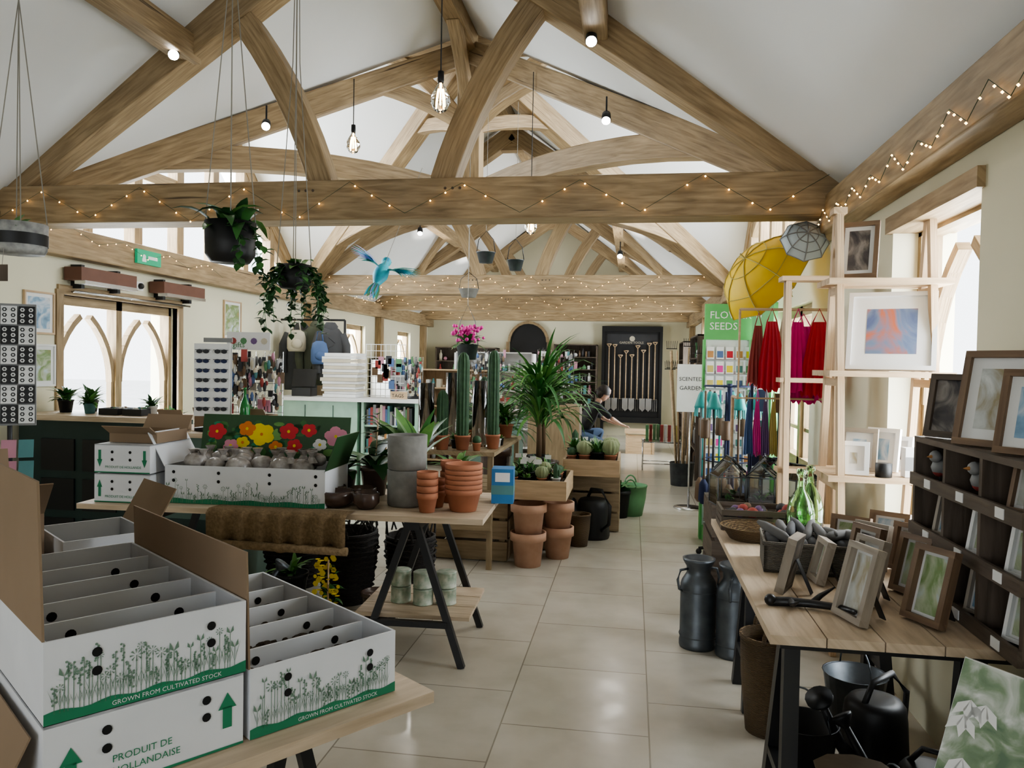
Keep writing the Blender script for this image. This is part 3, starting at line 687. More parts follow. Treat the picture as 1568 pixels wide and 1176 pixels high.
for ix in range(4):
    for iy in range(3):
        dup(random.choice(smalls),TR(-1.56+ix*.12,6.35+iy*.2,.892)@RZ(rnd(0,6))@Matrix.Scale(rnd(1.2,1.7),4))
for x,y in ((-1.54,5.86),(-1.34,5.80),(-1.15,5.68),(-1.05,5.98),(-1.05,6.12),(-1.5,6.15),(-1.35,6.18)):
    dup(random.choice(smalls),TR(x,y,.892)@RZ(rnd(0,6))@Matrix.Scale(1.0,4))
def palm(name,loc,n,L,w,pr,ph,pm=BLK,droop=1.5,el=(.7,1.45),trunk=0):
    q=MB();pot(q,0,0,0,pr,ph,pm)
    if trunk:q.lathe((0,0,ph*.9),[(.025,0),(.02,trunk),(.001,trunk+.02)],PAL[12],10)
    for i in range(n):
        zz=ph*.9+trunk*rnd(.5,1)
        q.leaf((rnd(-.03,.03),rnd(-.03,.03),zz),rnd(0,6.3),rnd(*el),L*rnd(.5,1.05),w*rnd(.7,1.2),droop*rnd(.6,1.4),random.choice((LEAF,LEAF2,LEAF)),n=7)
    return q.obj(name,TR(*loc))
palm('potted_palm',(-.80,6.70,.512),150,.78,.036,.11,.24,el=(.7,1.56),droop=1.6,trunk=.55)
palm('potted_yucca',(-1.30,7.35,.0),80,.7,.05,.16,.75,DKGL,droop=1.6,trunk=.25,el=(.5,1.5))
palm('potted_yucca',(-.86,7.55,.0),80,.75,.05,.16,.6,DKGL,droop=1.6,trunk=.75,el=(.4,1.5))
palm('potted_fern',(-1.12,6.78,.892),46,.38,.03,.08,.12,TERRA)
q=MB()
for z in (0,.22):q.lathe((0,0,z),[(.10,0),(.12,.20),(.14,.20),(.14,.26),(.125,.26),(.1,.05)],TERRAL,26)
q.obj('large_terracotta_pots',TR(-.77,5.86,0)) 
q=MB()
for z in (0,.2):q.lathe((0,0,z),[(.09,0),(.115,.18),(.13,.18),(.13,.25),(.115,.25),(.09,.05)],TERRAL,26)
q.obj('large_terracotta_pots',TR(-.57,6.16,0))
basket('rattan_planter',(-.43,6.60,0),.1,.26,NWICK,False);basket('garden_trug',(.0,8.1,0),.17,.3,PAL[3],True)
q=MB();pot(q,0,0,0,.13,.28,BLK);foliage(q,0,0,.26,12,.25,.06);q.obj('potted_houseplant',TR(-.12,7.95,0))
q=MB();q.lathe((0,0,0),[(.08,0),(.1,.14),(.105,.14),(.001,.12)],STEEL,18)
for k in range(80):
    a=rnd(0,6.3);r=rnd(0,.16);q.ball((r*math.cos(a),r*math.sin(a),.17+rnd(0,.14)),rnd(.012,.022),PINK,6)
for k in range(25):q.leaf((0,0,.13),rnd(0,6.3),rnd(.2,1.2),.2,.04,1.2,LEAF)
q.tube([(-.1,0,.13),(-.07,0,.35),(0,0,.5),(.07,0,.35),(.1,0,.13)],.003,BLACK,4);q.tube([(0,0,.5),(0,0,2.0)],.003,ROPE,4)
q.obj('pink_hanging_basket',TR(-1.5,6.9,1.58))
# ------------------------------------------------------------------ hanging plants
def hang(name,x,y,z,r,h,m,ztop,trail=0,leaves=20,ll=.2,lw=.08,tl=(.15,.42),spread=.35):
    q=MB();q.lathe((0,0,0),[(r*.78,0),(r,h*.2),(r*1.03,h),(r*.95,h),(r*.93,h*.85),(.001,h*.84)],m,26)
    for k in range(4):
        a=k*pi/2+.5;q.tube([(r*math.cos(a),r*math.sin(a),h*.9),(.02*math.cos(a),.02*math.sin(a),1.35),(0,0,ztop-z)],.003,ROPE,4)
    for k in range(leaves):q.leaf((rnd(-r,r)*.6,rnd(-r,r)*.6,h*.85),rnd(0,6.3),rnd(.1,1.2),ll*rnd(.6,1.2),lw,rnd(.8,2.2),random.choice((LEAF,LEAFD,LEAF2)))
    for k in range(trail):
        a=rnd(0,6.3);L=rnd(*tl);px,py=r*math.cos(a),r*math.sin(a);pts=[]
        for j in range(8):
            t=j/7;pts.append((px*(1+spread*math.sin(t*2))+rnd(-.01,.01),py*(1+spread*math.sin(t*2))+rnd(-.01,.01),h*.9-L*t))
        q.tube(pts,.002,LEAF,4)
        for pnt in pts:
            for e in range(2):q.leaf(pnt,rnd(0,6.3),rnd(-.8,.4),.055,.04,.5,random.choice((LEAFD,LEAF,LEAFD)),n=3)
    return q.obj(name,TR(x,y,z))
hang('hanging_houseplant',-2.0,3.6,2.03,.12,.20,BLK,zc(-2.0)-.02,trail=3,leaves=26,ll=.22,lw=.06,spread=.6,tl=(.1,.25))
hang('hanging_ivy',-2.03,4.4,1.98,.10,.14,BLK,zc(-2.03)-.02,trail=24,leaves=24,ll=.12,lw=.05,tl=(.1,.40),spread=.75)
STRP=mat('striped_pot',(.45,.45,.43),.6,c2=(.2,.2,.2),scale=30)
q=MB();q.lathe((0,0,0),[(.1,0),(.11,.02),(.115,.13),(.105,.13),(.001,.11)],STRP,24)
q.lathe((0,0,.035),[(.114,0),(.1155,.05)],BLK,24,cap=False)
for k in range(4):
    a=k*pi/2+.8;q.tube([(.11*math.cos(a),.11*math.sin(a),.12),(0,0,1.1),(0,0,zc(-2.66)-2.0)],.003,ROPE,4)
q.tube([(.02,-.1,.02),(.02,-.11,-.06)],.0015,ROPE,4);q.bx(-.01,.05,-.115,-.112,-.13,-.06,DARKW)
foliage(q,0,0,.1,8,.1,.04);q.obj('hanging_striped_planter',TR(-2.66,3.0,1.99))
BB=mat('bird_blue',(.05,.30,.50),.6,c2=(.04,.5,.55),scale=20);BL=mat('bird_lilac',(.35,.4,.7),.6)
q=MB();q.T=Matrix.Scale(1.3,4);Mb=RY(.9).to_3x3()
q.lathe((0,0,0),[(.001,.14),(.02,.12),(.025,.08),(.045,.02),(.048,-.04),(.025,-.13),(.001,-.16)],BB,14,M=Mb,cap=False)
q.ball((.12,0,.085),.032,BB,12);q.lathe((.15,0,.08),[(.012,0),(.001,.035)],BLACK,8,M=RY(1.9).to_3x3(),cap=False)
for s in (-1,1):q.ball((.135,s*.026,.095),.006,BLACK,6)
for s in (-1,1):
    for k in range(9):
        az=s*(pi/2+(-.5+k*.16));q.leaf((.02-.012*k,s*.03,.02),az,.6-.07*k,.24-.012*k,.05,.5,random.choice((BB,BL,TEAL)),n=4)
for k in range(5):q.leaf((-.1,0,-.07),pi+(-.25+.12*k),-.7,.2,.035,-.1,(BB,PAL[3],BL)[k%3],n=4)
q.tube([(0,0,.03),(0,0,.7)],.0015,ROPE,4)
q.obj('hanging_parrot_ornament',TR(-2.02,6.0,2.27)@RZ(1.9)@RX(.35))
for x,y,z,r in ((-1.40,7.2,2.5,.09),(-1.13,7.3,2.44,.08),(-1.95,9.0,2.33,.12)):
    q=MB();q.lathe((0,0,0),[(r*.7,0),(r,.1),(r*1.05,.1),(r*.95,.095),(.001,.02)],STEEL if r<.1 else CONC,18);q.tube([(-r,0,.1),(-r*.8,0,.22),(0,0,.3),(r*.8,0,.22),(r,0,.1)],.004,BLACK,5);q.tube([(0,0,.3),(0,0,1.6)],.002,ROPE,4);q.obj('hanging_bucket',TR(x,y,z))
# ------------------------------------------------------------------ left side furniture
q=MB()
q.bx(-4.66,-3.45,5.2,5.75,1.06,1.10,PLANK);q.bx(-4.64,-3.5,5.24,5.74,0,1.06,DKGRN)
for x in (-4.3,-3.95,-3.6):
    for z in (.2,.5,.8):q.bx(x-.14,x+.14,5.225,5.24,z-.12,z+.12,BLACK)
q.obj('dark_green_counter')
q=MB();q.bx(-3.25,-2.62,4.75,5.35,0,1.02,SAGE);q.bx(-3.28,-2.60,4.72,5.38,1.02,1.05,PLANK)
for z in (.3,.7):q.bx(-3.2,-2.67,4.735,4.75,z-.17,z+.17,DKGRN)
q.obj('sage_green_cabinet')
q=MB();q.bx(-3.30,-2.60,5.5,6.0,0,1.02,SAGE);q.bx(-3.33,-2.58,5.47,6.03,1.02,1.05,WHITE);q.obj('sage_green_cabinet')
def sunrack(loc,rz):
    q=MB();q.lathe((0,0,0),[(.12,0),(.12,.02),(.02,.03),(.015,.12)],BLACK,16)
    for s in range(2):
        q.T=RZ(s*pi)@TR(0,-.02,0);q.bx(-.12,.12,-.008,0,.1,.60,WHITE)
        for r_ in range(7):
            for c in (-.06,.06):
                z=.15+r_*.066
                for e in (-.022,.022):q.disc((c+e,-.02,z),.021,NAVY if r_%3 else BLK,ry=.015)
                q.bx(c-.05,c+.05,-.022,-.018,z+.008,z+.012,BLACK)
    q.T=Matrix.Identity(4);q.bx(-.06,.13,-.022,.0,.61,.64,PAL[10]);q.obj('sunglasses_display_rack',TR(*loc)@RZ(rz))
sunrack((-2.87,4.95,1.052),.25)
def trinket(loc,w,h,rz=0,name='trinket_display_rack',n=90,header=True,cols=MUTED):
    q=MB();q.lathe((0,0,0),[(.14,0),(.14,.02),(.02,.03),(.015,h)],BLACK,14)
    for k in range(8):q.tube([(-w/2,-.05,.08+k*(h-.1)/8),(w/2,-.05,.08+k*(h-.1)/8)],.003,CHROME,4)
    for k in range(9):q.tube([(-w/2+w*k/8,-.05,.05),(-w/2+w*k/8,-.05,h)],.003,CHROME,4)
    for k in range(n):
        x=rnd(-w/2,w/2);z=rnd(.1,h-.03);y=rnd(-.16,-.07);mm=random.choice(cols)
        t=k%3
        if t==0:q.box((x,y,z),(rnd(.02,.05),.012,rnd(.05,.10)),mm,R=RZ(rnd(-.5,.5)).to_3x3())
        elif t==1:q.ball((x,y,z),rnd(.010,.02),mm,8,sc=(1,1,1.4))
        else:q.lathe((x,y,z-.03),[(.008,0),(.016,.04),(.008,.07)],mm,8)
        q.tube([(x,y,z+.03),(x,-.05,z+.06)],.0015,CHROME,3)
    if header:
        q.bx(-w*.3,w*.3,-.02,-.01,h+.01,h+.15,WHITE)
        for k in range(4):q.disc((-w*.3+.05+k*w/7,-.022,h+.08),.026,PAL[(k*3)%10],seg=8)
        q.text('gifts',.06,TR(-w*.22,-.024,h+.03)@RX(pi/2),PAL[3])
    return q.obj(name,TR(*loc)@RZ(rz))
trinket((-3.0,5.7,1.052),.56,.56,.2,n=230)
q=MB()
q.bx(-.14,.14,-.01,.01,1.12,1.86,PAL[10]);q.tube([(0,.02,0),(0,.02,1.8)],.015,BLACK);q.lathe((0,.02,0),[(.2,0),(.2,.02),(.02,.03)],BLACK,16)
q.bx(-.17,-.14,-.03,.03,.95,1.9,PINE)
for i in range(3):
    for j in range(6):
        x=-.092+i*.092;z=1.19+j*.12
        q.box((x,-.022,z),(.084,.003,.112),(WHITE,BLK)[(i+j)%2],R=RX(-.12).to_3x3())
        c_=(BLK,WHITE)[(i+j)%2]
        for u in (-.022,.022):
            for v in (-.034,0,.034):
                q.disc((x+u,-.026-.003*(v<0),z+v),.013,c_,seg=6)
                q.disc((x+u,-.028-.003*(v<0),z+v),.006,(WHITE,BLK)[(i+j)%2],seg=6)
for i in range(3):
    for j in range(3):q.box((-.09+i*.09,-.03,.72+j*.13),(.08,.003,.11),random.choice((WHITE,PAL[7],PAL[4],PAL[9])),R=RX(-.25).to_3x3())
q.obj('greeting_card_rack',TR(-3.74,4.15,0)@RZ(.6))
for (x,y,z,s) in ((-4.45,5.5,1.102,1),(-4.2,5.45,1.102,.8),(-4.62,6.3,.752,1.2),(-4.62,6.75,.752,1.1),(-4.62,7.2,.752,1.3),(-3.7,5.5,1.102,.7),(-4.33,5.64,1.102,.9)):
    q=MB();pot(q,0,0,0,.06,.1,random.choice((BLK,BLK,PAL[4],PAL[8])));foliage(q,0,0,.09,40,.17,.035,(.2,1.5),1.0,(LEAF,LEAFD,LEAF2));q.obj('potted_herb',TR(x,y,z)@Matrix.Scale(s,4))
for x in (-4.05,-3.85):
    q=MB();hollow(q,.16,.2,.05,.006,BLK,BLK);
    for k in range(6):q.ball((rnd(.03,.13),rnd(.03,.17),.04),.02,random.choice(MUTED),6)
    q.obj('black_display_tray',TR(x,5.35,1.102))
for (x,y,z,rz) in ((-3.17,4.80,1.052,.2),(-2.72,5.15,1.052,-.1),(-3.10,5.10,1.052,.3)):
    q=MB();hollow(q,.16,.14,.1,.005,BROWN,BROWN);q.box((.08,-.03,.12),(.16,.003,.07),BROWN,R=RX(.7).to_3x3());q.obj('small_kraft_box',TR(x,y,z)@RZ(rz))
def bottle(name,loc,r,h,m):
    q=MB();q.lathe((0,0,0),[(r*.9,0),(r,.01),(r,h*.5),(r*.85,h*.62),(r*.32,h*.78),(r*.26,h*.95),(r*.34,h*.955),(r*.34,h)],m,22);return q.obj(name,TR(*loc))
bottle('green_bottle',(-2.66,5.0,1.052),.035,.3,mat('opaque_green_glass',(.03,.2,.05),.15))
HEAT=mat('heater_brown',(.16,.07,.045),.5)
for y0 in (5.76,6.90):
    q=MB();q.bx(-4.68,-4.52,y0,y0+.72,2.18,2.29,HEAT);q.bx(-4.6,-4.50,y0+.02,y0+.70,2.15,2.18,CHROME);q.bx(-4.70,-4.6,y0+.1,y0+.14,2.12,2.32,BLACK);q.bx(-4.70,-4.6,y0+.56,y0+.6,2.12,2.32,BLACK)
    q.obj('wall_heater')
q=MB();q.tube([(-4.62,5.8,2.09),(-4.62,7.5,2.09)],.01,CHROME)
for y in (5.85,6.6,7.45):q.tube([(-4.7,y,2.09),(-4.62,y,2.09)],.008,CHROME)
q.obj('curtain_rail')
EXG=mat('exit_green',(.02,.35,.18),.5,emit=.4)
q=MB();q.bx(-4.555,-4.53,6.5,6.86,2.42,2.55,EXG);q.disc((-4.528,6.6,2.485),.025,WHITE,'-x');q.bx(-4.53,-4.527,6.66,6.8,2.47,2.5,WHITE);q.bx(-4.53,-4.527,6.57,6.63,2.44,2.47,WHITE);q.obj('exit_sign')
q=MB();q.bx(-4.70,-4.62,6.62,6.72,2.18,2.26,WHITE);q.ball((-4.61,6.67,2.22),.03,BLK);q.obj('security_sensor')
def frame(w,h,fm,pm,b=.02,d=.018,mount=.03):
    q=MB()
    for a in ((-w/2,w/2,0,b),(-w/2,w/2,h-b,h),(-w/2,-w/2+b,b,h-b),(w/2-b,w/2,b,h-b)):q.bx(a[0],a[1],-d,0,a[2],a[3],fm)
    q.bx(-w/2+b,w/2-b,-.008,-.004,b,h-b,WHITE)
    if mount: q.bx(-w/2+b+mount,w/2-b-mount,-.0095,-.008,b+mount,h-b-mount,pm)
    else: q.bx(-w/2+b,w/2-b,-.0095,-.008,b,h-b,pm)
    q.bx(-w/2+.003,w/2-.003,-.004,0,.003,h-.003,DARKW)
    return q
def put_frame(x,y,z,w,h,fm,pm,rz,tilt=.18,b=.02,mount=.03,strut=True,name='framed_picture',d=.022):
    q=frame(w,h,fm,pm,b,d,mount)
    R=RX(-tilt);q.v=[R@v for v in q.v]
    if strut:q.beam((0,.003+h*.6*math.sin(tilt),h*.6*math.cos(tilt)),(0,h*.6*math.sin(tilt)+h*.28,0.003),.03,.004,BLACK)
    mz=min(v.z for v in q.v);q.v=[v-Vector((0,0,mz)) for v in q.v]
    return q.obj(name,TR(x,y,z)@RZ(rz))
def wall_pic(x,y,z,w,h,fm,pm,rz):
    q=frame(w,h,fm,pm,.015,.02,.03);return q.obj('framed_picture',TR(x,y,z)@RZ(rz))
wall_pic(XL+.002,5.5,1.72,.32,.34,PINE,PICS[1],pi/2);wall_pic(XL+.002,5.5,1.30,.34,.34,WHITE,PICS[0],pi/2);wall_pic(XL+.002,8.5,1.78,.4,.45,PINE,PICS[0],pi/2)
# ------------------------------------------------------------------ mint counter
q=MB()
q.bx(-4.25,-2.42,8.62,9.2,1.07,1.11,WHITE)
q.bx(-4.2,-3.2,8.68,9.15,0,1.07,MINT)
for x in (-3.15,-2.5):q.bx(x,x+.03,8.68,9.15,0,1.07,MINT)
q.bx(-3.15,-2.47,9.12,9.15,0,1.07,MINT)
for z in (.1,.45,.78):q.bx(-3.12,-2.5,8.7,9.12,z,z+.02,MINT)
for z in (.12,.47,.80):
    x=-3.1
    while x<-2.56:
        t=rnd(.015,.035);q.bx(x,x+t,8.72,8.9,z,z+rnd(.16,.24),random.choice(MUTED+PAL[:6]));x+=t+.002
for x in (-3.85,-3.5):q.bx(x-.004,x+.004,8.672,8.68,.05,1.02,SAGE)
q.obj('mint_shop_counter')
q=MB();z=0
for k in range(15):
    t=rnd(.025,.045);q.box((rnd(-.015,.015),rnd(-.01,.01),z+t/2),(rnd(.4,.46),.3,t-.003),random.choice((WHITE,WHITE,PAL[9])),R=RZ(rnd(-.05,.05)).to_3x3());z+=t
q.obj('stack_of_books',TR(-3.45,8.9,1.112))
q=MB();q.bx(-.1,.1,-.01,.01,0,.09,PINE);q.text('TAGS',.06,TR(-.085,-.012,.02)@RX(pi/2),BLACK);q.obj('tags_sign',TR(-2.7,8.7,1.112))
q=MB()
for k in range(9):q.tube([(-.25+.0625*k,0,0),(-.25+.0625*k,0,.65)],.004,WHITE,4)
for k in range(9):q.tube([(-.25,0,.02+.078*k),(.25,0,.02+.078*k)],.004,WHITE,4)
for k in range(14):q.box((rnd(-.2,.2),-.03,rnd(.08,.55)),(.07,.01,.1),random.choice(MUTED),None)
q.obj('wire_grid_display',TR(-2.98,9.05,1.112))
trinket((-2.58,8.98,1.112),.2,.5,0,n=60,header=False)
q=MB();q.bx(-.12,.12,-.1,.1,0,.1,BLK);q.box((0,0,.22),(.3,.02,.22),BLK,R=RX(-.25).to_3x3());q.obj('till_screen',TR(-3.98,8.95,1.112))
def jacket(x,y,z,rz,m,w=.46,h=.75):
    q=MB()
    q.lathe((0,0,-h),[(w*.46,0),(w*.47,.1),(w*.44,h*.5),(w*.46,h*.82),(w*.28,h*.95),(w*.13,h)],m,20,M=Matrix.Diagonal((1,.35,1)))
    for s in (-1,1):
        q.tube([(s*w*.36,0,-.10),(s*w*.50,-.02,-.25),(s*w*.52,-.03,-.45),(s*w*.48,-.05,-.62)],[.06,.06,.055,.045],m,10)
    q.lathe((0,.01,-.05),[(.09,0),(.1,.05),(.06,.1)],m,14,M=Matrix.Diagonal((1,.6,1)),cap=False)
    for k in range(5):q.tube([(rnd(-w*.3,w*.3),-w*.16,-.15-.1*k),(rnd(-w*.3,w*.3),-w*.17,-.22-.1*k)],.006,m,4)
    q.tube([(0,0,0),(0,0,.04),(.02,0,.06)],.003,CHROME,4)
    return q.obj('hanging_jacket',TR(x,y,z)@RZ(rz))
CREAM=PAL[9]
jacket(-4.42,9.82,2.0,.5,GREYC,.46,.85);jacket(-4.15,9.72,2.02,.6,OLIVE,.46,.8);jacket(-3.92,9.62,2.0,.7,GREYC,.40,.7);
def bag(x,y,z,rz,m,w,h):
    q=MB();q.lathe((0,0,0),[(w*.42,0),(w*.5,.04),(w*.5,h*.6),(w*.4,h*.9),(w*.2,h)],m,16,M=Matrix.Diagonal((1,.45,1)));q.ball((0,-w*.2,h*.35),w*.3,m,10,sc=(1,.5,.9))
    q.tube([(-w*.2,0,h*.95),(-w*.12,0,h+.12),(w*.12,0,h+.12),(w*.2,0,h*.95)],.01,m,6);q.obj('hanging_rucksack',TR(x,y,z)@RZ(rz))
bag(-4.34,9.5,1.66,.5,CREAM,.24,.28);bag(-3.99,9.42,1.50,.6,PAL[5],.22,.30)
q=MB();q.tube([(-4.7,9.8,2.09),(-3.80,9.8,2.09)],.015,BLACK);q.tube([(-3.80,9.8,2.09),(-3.80,9.8,0)],.015,BLACK);q.bx(-3.95,-3.65,9.65,9.95,0,.02,BLACK);q.obj('coat_rail')
# ------------------------------------------------------------------ goods shelving
def goods(name,loc,rz,w,d,h,n,fm,cols=MUTED,dens=.06,back=True):
    q=MB();q.bx(-w/2,-w/2+.03,0,d,0,h,fm);q.bx(w/2-.03,w/2,0,d,0,h,fm)
    if back:q.bx(-w/2,w/2,d-.02,d,0,h,fm)
    for i in range(n):
        z=.08+i*(h-.1)/n;q.bx(-w/2+.03,w/2-.03,0,d-.02,z,z+.02,fm)
        g=(h-.1)/n-.05;x=-w/2+.06
        while x<w/2-.10:
            t=rnd(dens*.6,dens*1.8);hh=rnd(.3,.95)*g;mm=random.choice(cols)
            k=random.random()
            if k<.3:q.box((x+t/2,.12,z+.02+hh/2),(t*.85,.12,hh),mm)
            elif k<.65:q.lathe((x+t/2,.1,z+.02),[(t*.42,0),(t*.42,hh*.6),(t*.2,hh*.75),(t*.2,hh)],mm,10)
            elif k<.85:q.ball((x+t/2,.1,z+.02+t*.45),t*.45,mm,8)
            x+=t+.015
    q.bx(-w/2,w/2,0,d,h-.02,h,fm)
    return q.obj(name,TR(*loc)@RZ(rz))
goods('gift_shelves',(XL+.42,11.3,0),pi/2,1.0,.38,1.5,4,PALW)
goods('gift_shelves',(XL+.42,13.9,0),pi/2,1.3,.38,1.6,5,WHITE)
goods('gondola_shelves',(-2.6,11.2,0),0,1.2,.4,1.45,5,PINE);goods('gondola_shelves',(-2.4,13.2,0),0,1.4,.4,1.75,5,WHITE)
goods('gift_shelves',(-3.7,YF-.44,0),0,1.4,.4,1.9,6,DARKW);goods('gift_shelves',(-1.25,YF-.44,0),0,.95,.4,2.0,7,DARKW)
DK=[PAL[11],PAL[12],PAL[3],PAL[10],PAL[8]]
goods('gift_shelves',(XR-.42,9.2,0),-pi/2,1.4,.38,1.7,6,DARKW,DK)
goods('gift_shelves',(XR-.42,11.4,0),-pi/2,1.3,.38,2.0,6,DARKW,DK)
goods('gift_shelves',(XR-.42,14.4,0),-pi/2,1.2,.38,2.0,6,DARKW,DK)
q=MB()
q.lathe((0,0,0),[(.14,0),(.16,.3),(.165,.3),(.14,.29),(.001,.1)],STEEL,18)
for k in range(14):
    a=rnd(0,6.3);dx,dy=.12*math.cos(a),.12*math.sin(a);L=rnd(1.3,1.9)
    q.tube([(dx*.5,dy*.5,.05),(dx*1.5,dy*1.5,L)],.012,random.choice((PINE,PALW,DARKW)),6)
    if k%2:
        for j in range(6):q.tube([(dx*1.5-.06+.024*j,dy*1.5,L+.02),(dx*1.5-.07+.028*j,dy*1.5-.04,L+.12)],.003,BLACK,4)
        q.tube([(dx*1.5-.07,dy*1.5,L+.02),(dx*1.5+.07,dy*1.5,L+.02)],.006,BLACK,5)
q.obj('rake_bundle',TR(.66,10.3,0))
trinket((-1.75,9.3,.902),.4,.8,.1,n=150,header=False)
q=MB();q.bx(-2.05,-1.35,9.1,9.6,0,.9,SAGE);q.obj('sage_green_cabinet')
trinket((-1.05,10.6,1.002),.5,.75,0,n=150,header=False)
q=MB();q.bx(-1.4,-.7,10.4,10.9,0,1.0,PALW);q.obj('oak_display_plinth')
q=MB();P=[(-.42,0,0),(.42,0,0)]
for k in range(13):a=pi*k/12;P.append((.42*math.cos(a),0,2.05+.42*math.sin(a)))
q.poly(P,BLACK)
for k in range(12):
    a=pi*k/12;b2=pi*(k+1)/12;q.beam((.44*math.cos(a),-.02,2.05+.44*math.sin(a)),(.44*math.cos(b2),-.02,2.05+.44*math.sin(b2)),.06,.06,OAK)
for s in (-1,1):q.bx(s*.47-.03,s*.47+.03,-.05,0,0,2.05,OAK)
q.obj('door_1',TR(-2.35,YF-.012,0))
q=MB();q.bx(-.62,.62,0,.06,.35,2.36,BLACK);q.bx(-.66,-.6,-.06,.06,0,2.4,BLK);q.bx(.6,.66,-.06,.06,0,2.4,BLK);q.bx(-.66,.66,-.1,.06,.3,.42,BLK);q.bx(-.66,.66,-.08,.06,2.3,2.42,BLK)
q.bx(-.55,.55,-.005,0,2.02,2.25,PAL[11]);q.disc((0,-.01,2.15),.06,PAL[9]);q.text('GARDEN TOOLS',.07,TR(-.28,-.012,2.04)@RX(pi/2),PAL[9])
for k in range(9):
    x=-.5+k*.125;L=rnd(1.1,1.4);z=.62
    q.tube([(x,-.06,z+.2),(x,-.06,z+L)],.014,PINE,6);q.tube([(x-.05,-.06,z+L+.06),(x+.05,-.06,z+L+.06)],.013,PINE,6);q.tube([(x,-.06,z+L),(x-.05,-.06,z+L+.06)],.01,PINE,5);q.tube([(x,-.06,z+L),(x+.05,-.06,z+L+.06)],.01,PINE,5)
    if k%3<2:q.poly([(x-.07,-.07,z+.22),(x-.07,-.07,z),(x,-.07,z-.07),(x+.07,-.07,z),(x+.07,-.07,z+.22)],CHROME)
    else:
        for j in range(4):q.tube([(x-.06+.04*j,-.06,z+.2),(x-.06+.04*j,-.06,z-.06)],.006,CHROME,4)
        q.tube([(x-.06,-.06,z+.2),(x+.06,-.06,z+.2)],.008,CHROME,4)
q.obj('garden_tool_board',TR(-.03,YF-.08,0))
q=MB();q.bx(-.27,.27,-.2,.2,.36,.42,PINE);q.bx(-.25,-.21,-.18,.18,0,.36,PINE);q.bx(.21,.25,-.18,.18,0,.36,PINE);q.bx(-.21,.21,-.17,-.14,.0,.34,PINE);q.obj('small_wooden_bench',TR(.15,13.9,0))
q=MB();q.bx(-.3,.3,-.2,.2,.42,.43,GLASS)
for x in (-.28,.28):
    for y in (-.18,.18):q.tube([(x,y,0),(x,y,.44)],.01,CHROME,6)
for y in (-.18,.18):q.tube([(-.28,y,.42),(.28,y,.42)],.008,CHROME,5);q.tube([(-.28,y,.1),(.28,y,.1)],.008,CHROME,5)
for x in (-.28,.28):q.tube([(x,-.18,.42),(x,.18,.42)],.008,CHROME,5);q.tube([(x,-.18,.1),(x,.18,.1)],.008,CHROME,5)
for k in range(9):q.box((-.22+.055*k,rnd(-.1,.1),.43+.12),(.045,.05,.24),random.choice((PAL[7],PAL[0],PAL[2],PAL[8],PAL[3])))
q.obj('chrome_side_table',TR(.45,11.8,0))
q=MB();q.bx(-.15,.15,-.01,.01,1.06,1.58,WHITE);q.tube([(0,0.02,0),(0,.02,1.1)],.012,CHROME);q.lathe((0,.02,0),[(.16,0),(.16,.015),(.02,.02)],CHROME,16)
q.text('SCENTED',.058,TR(-.13,-.012,1.40)@RX(pi/2),BLACK);q.text('GARDEN',.062,TR(-.125,-.012,1.30)@RX(pi/2),BLACK);q.obj('scented_garden_sign',TR(.63,8.6,0))
SG=mat('seed_green',(.12,.45,.13),.5)
def seedstand(loc,rz,w,head):
    q=MB();q.bx(-w/2,w/2,0,.03,.1,1.80,WHITE);q.bx(-w/2-.01,w/2+.01,-.03,.03,1.80,2.12,SG);q.bx(-w/2,w/2,-.3,.05,0,.12,SG)
    q.bx(-w/2-.02,-w/2,-.05,.05,0,1.80,SG);q.bx(w/2,w/2+.02,-.05,.05,0,1.80,SG)
    nc=int(w/.075)
    for r_ in range(12):
        z=.2+r_*.13;y=-.2+r_*.012
        q.bx(-w/2,w/2,y+.012,y+.016,z-.01,z+.02,CHROME)
        for c in range(nc):
            x=-w/2+(c+.5)*w/nc;mm=random.choice(PAL[:8]+[RED,YELF,PINK])
            q.box((x,y+.01,z+.05),(.066,.004,.11),WHITE,R=RX(-.15).to_3x3());q.box((x,y+.006,z+.038),(.052,.004,.06),mm,R=RX(-.15).to_3x3())
    for i,t in enumerate(head):q.text(t,.092,TR(-w/2+.03,-.032,1.99-.1*i)@RX(pi/2),WHITE)
    q.obj('seed_packet_stand',TR(*loc)@RZ(rz))
seedstand((.85,7.15,0),0,.42,['FLOWER','SEEDS']);seedstand((1.12,6.95,0),-.8,.2,['H'])
q=MB();q.tube([(0,0,.1),(0,0,1.42)],.02,NAVY,8)
for k in range(5):a=2*pi*k/5+.3;q.tube([(0,0,.1),(.22*math.cos(a),.22*math.sin(a),.05)],.015,BLACK);q.ball((.22*math.cos(a),.22*math.sin(a),.025),.025,BLK,8)
for zz in (1.40,.8):q.tube([(.2*math.cos(a),.2*math.sin(a),zz) for a in [2*pi*j/16 for j in range(17)]],.006,NAVY,5)
for k in range(4):a=pi*k/2;q.tube([(0,0,1.40),(.2*math.cos(a),.2*math.sin(a),1.40)],.006,NAVY,5)
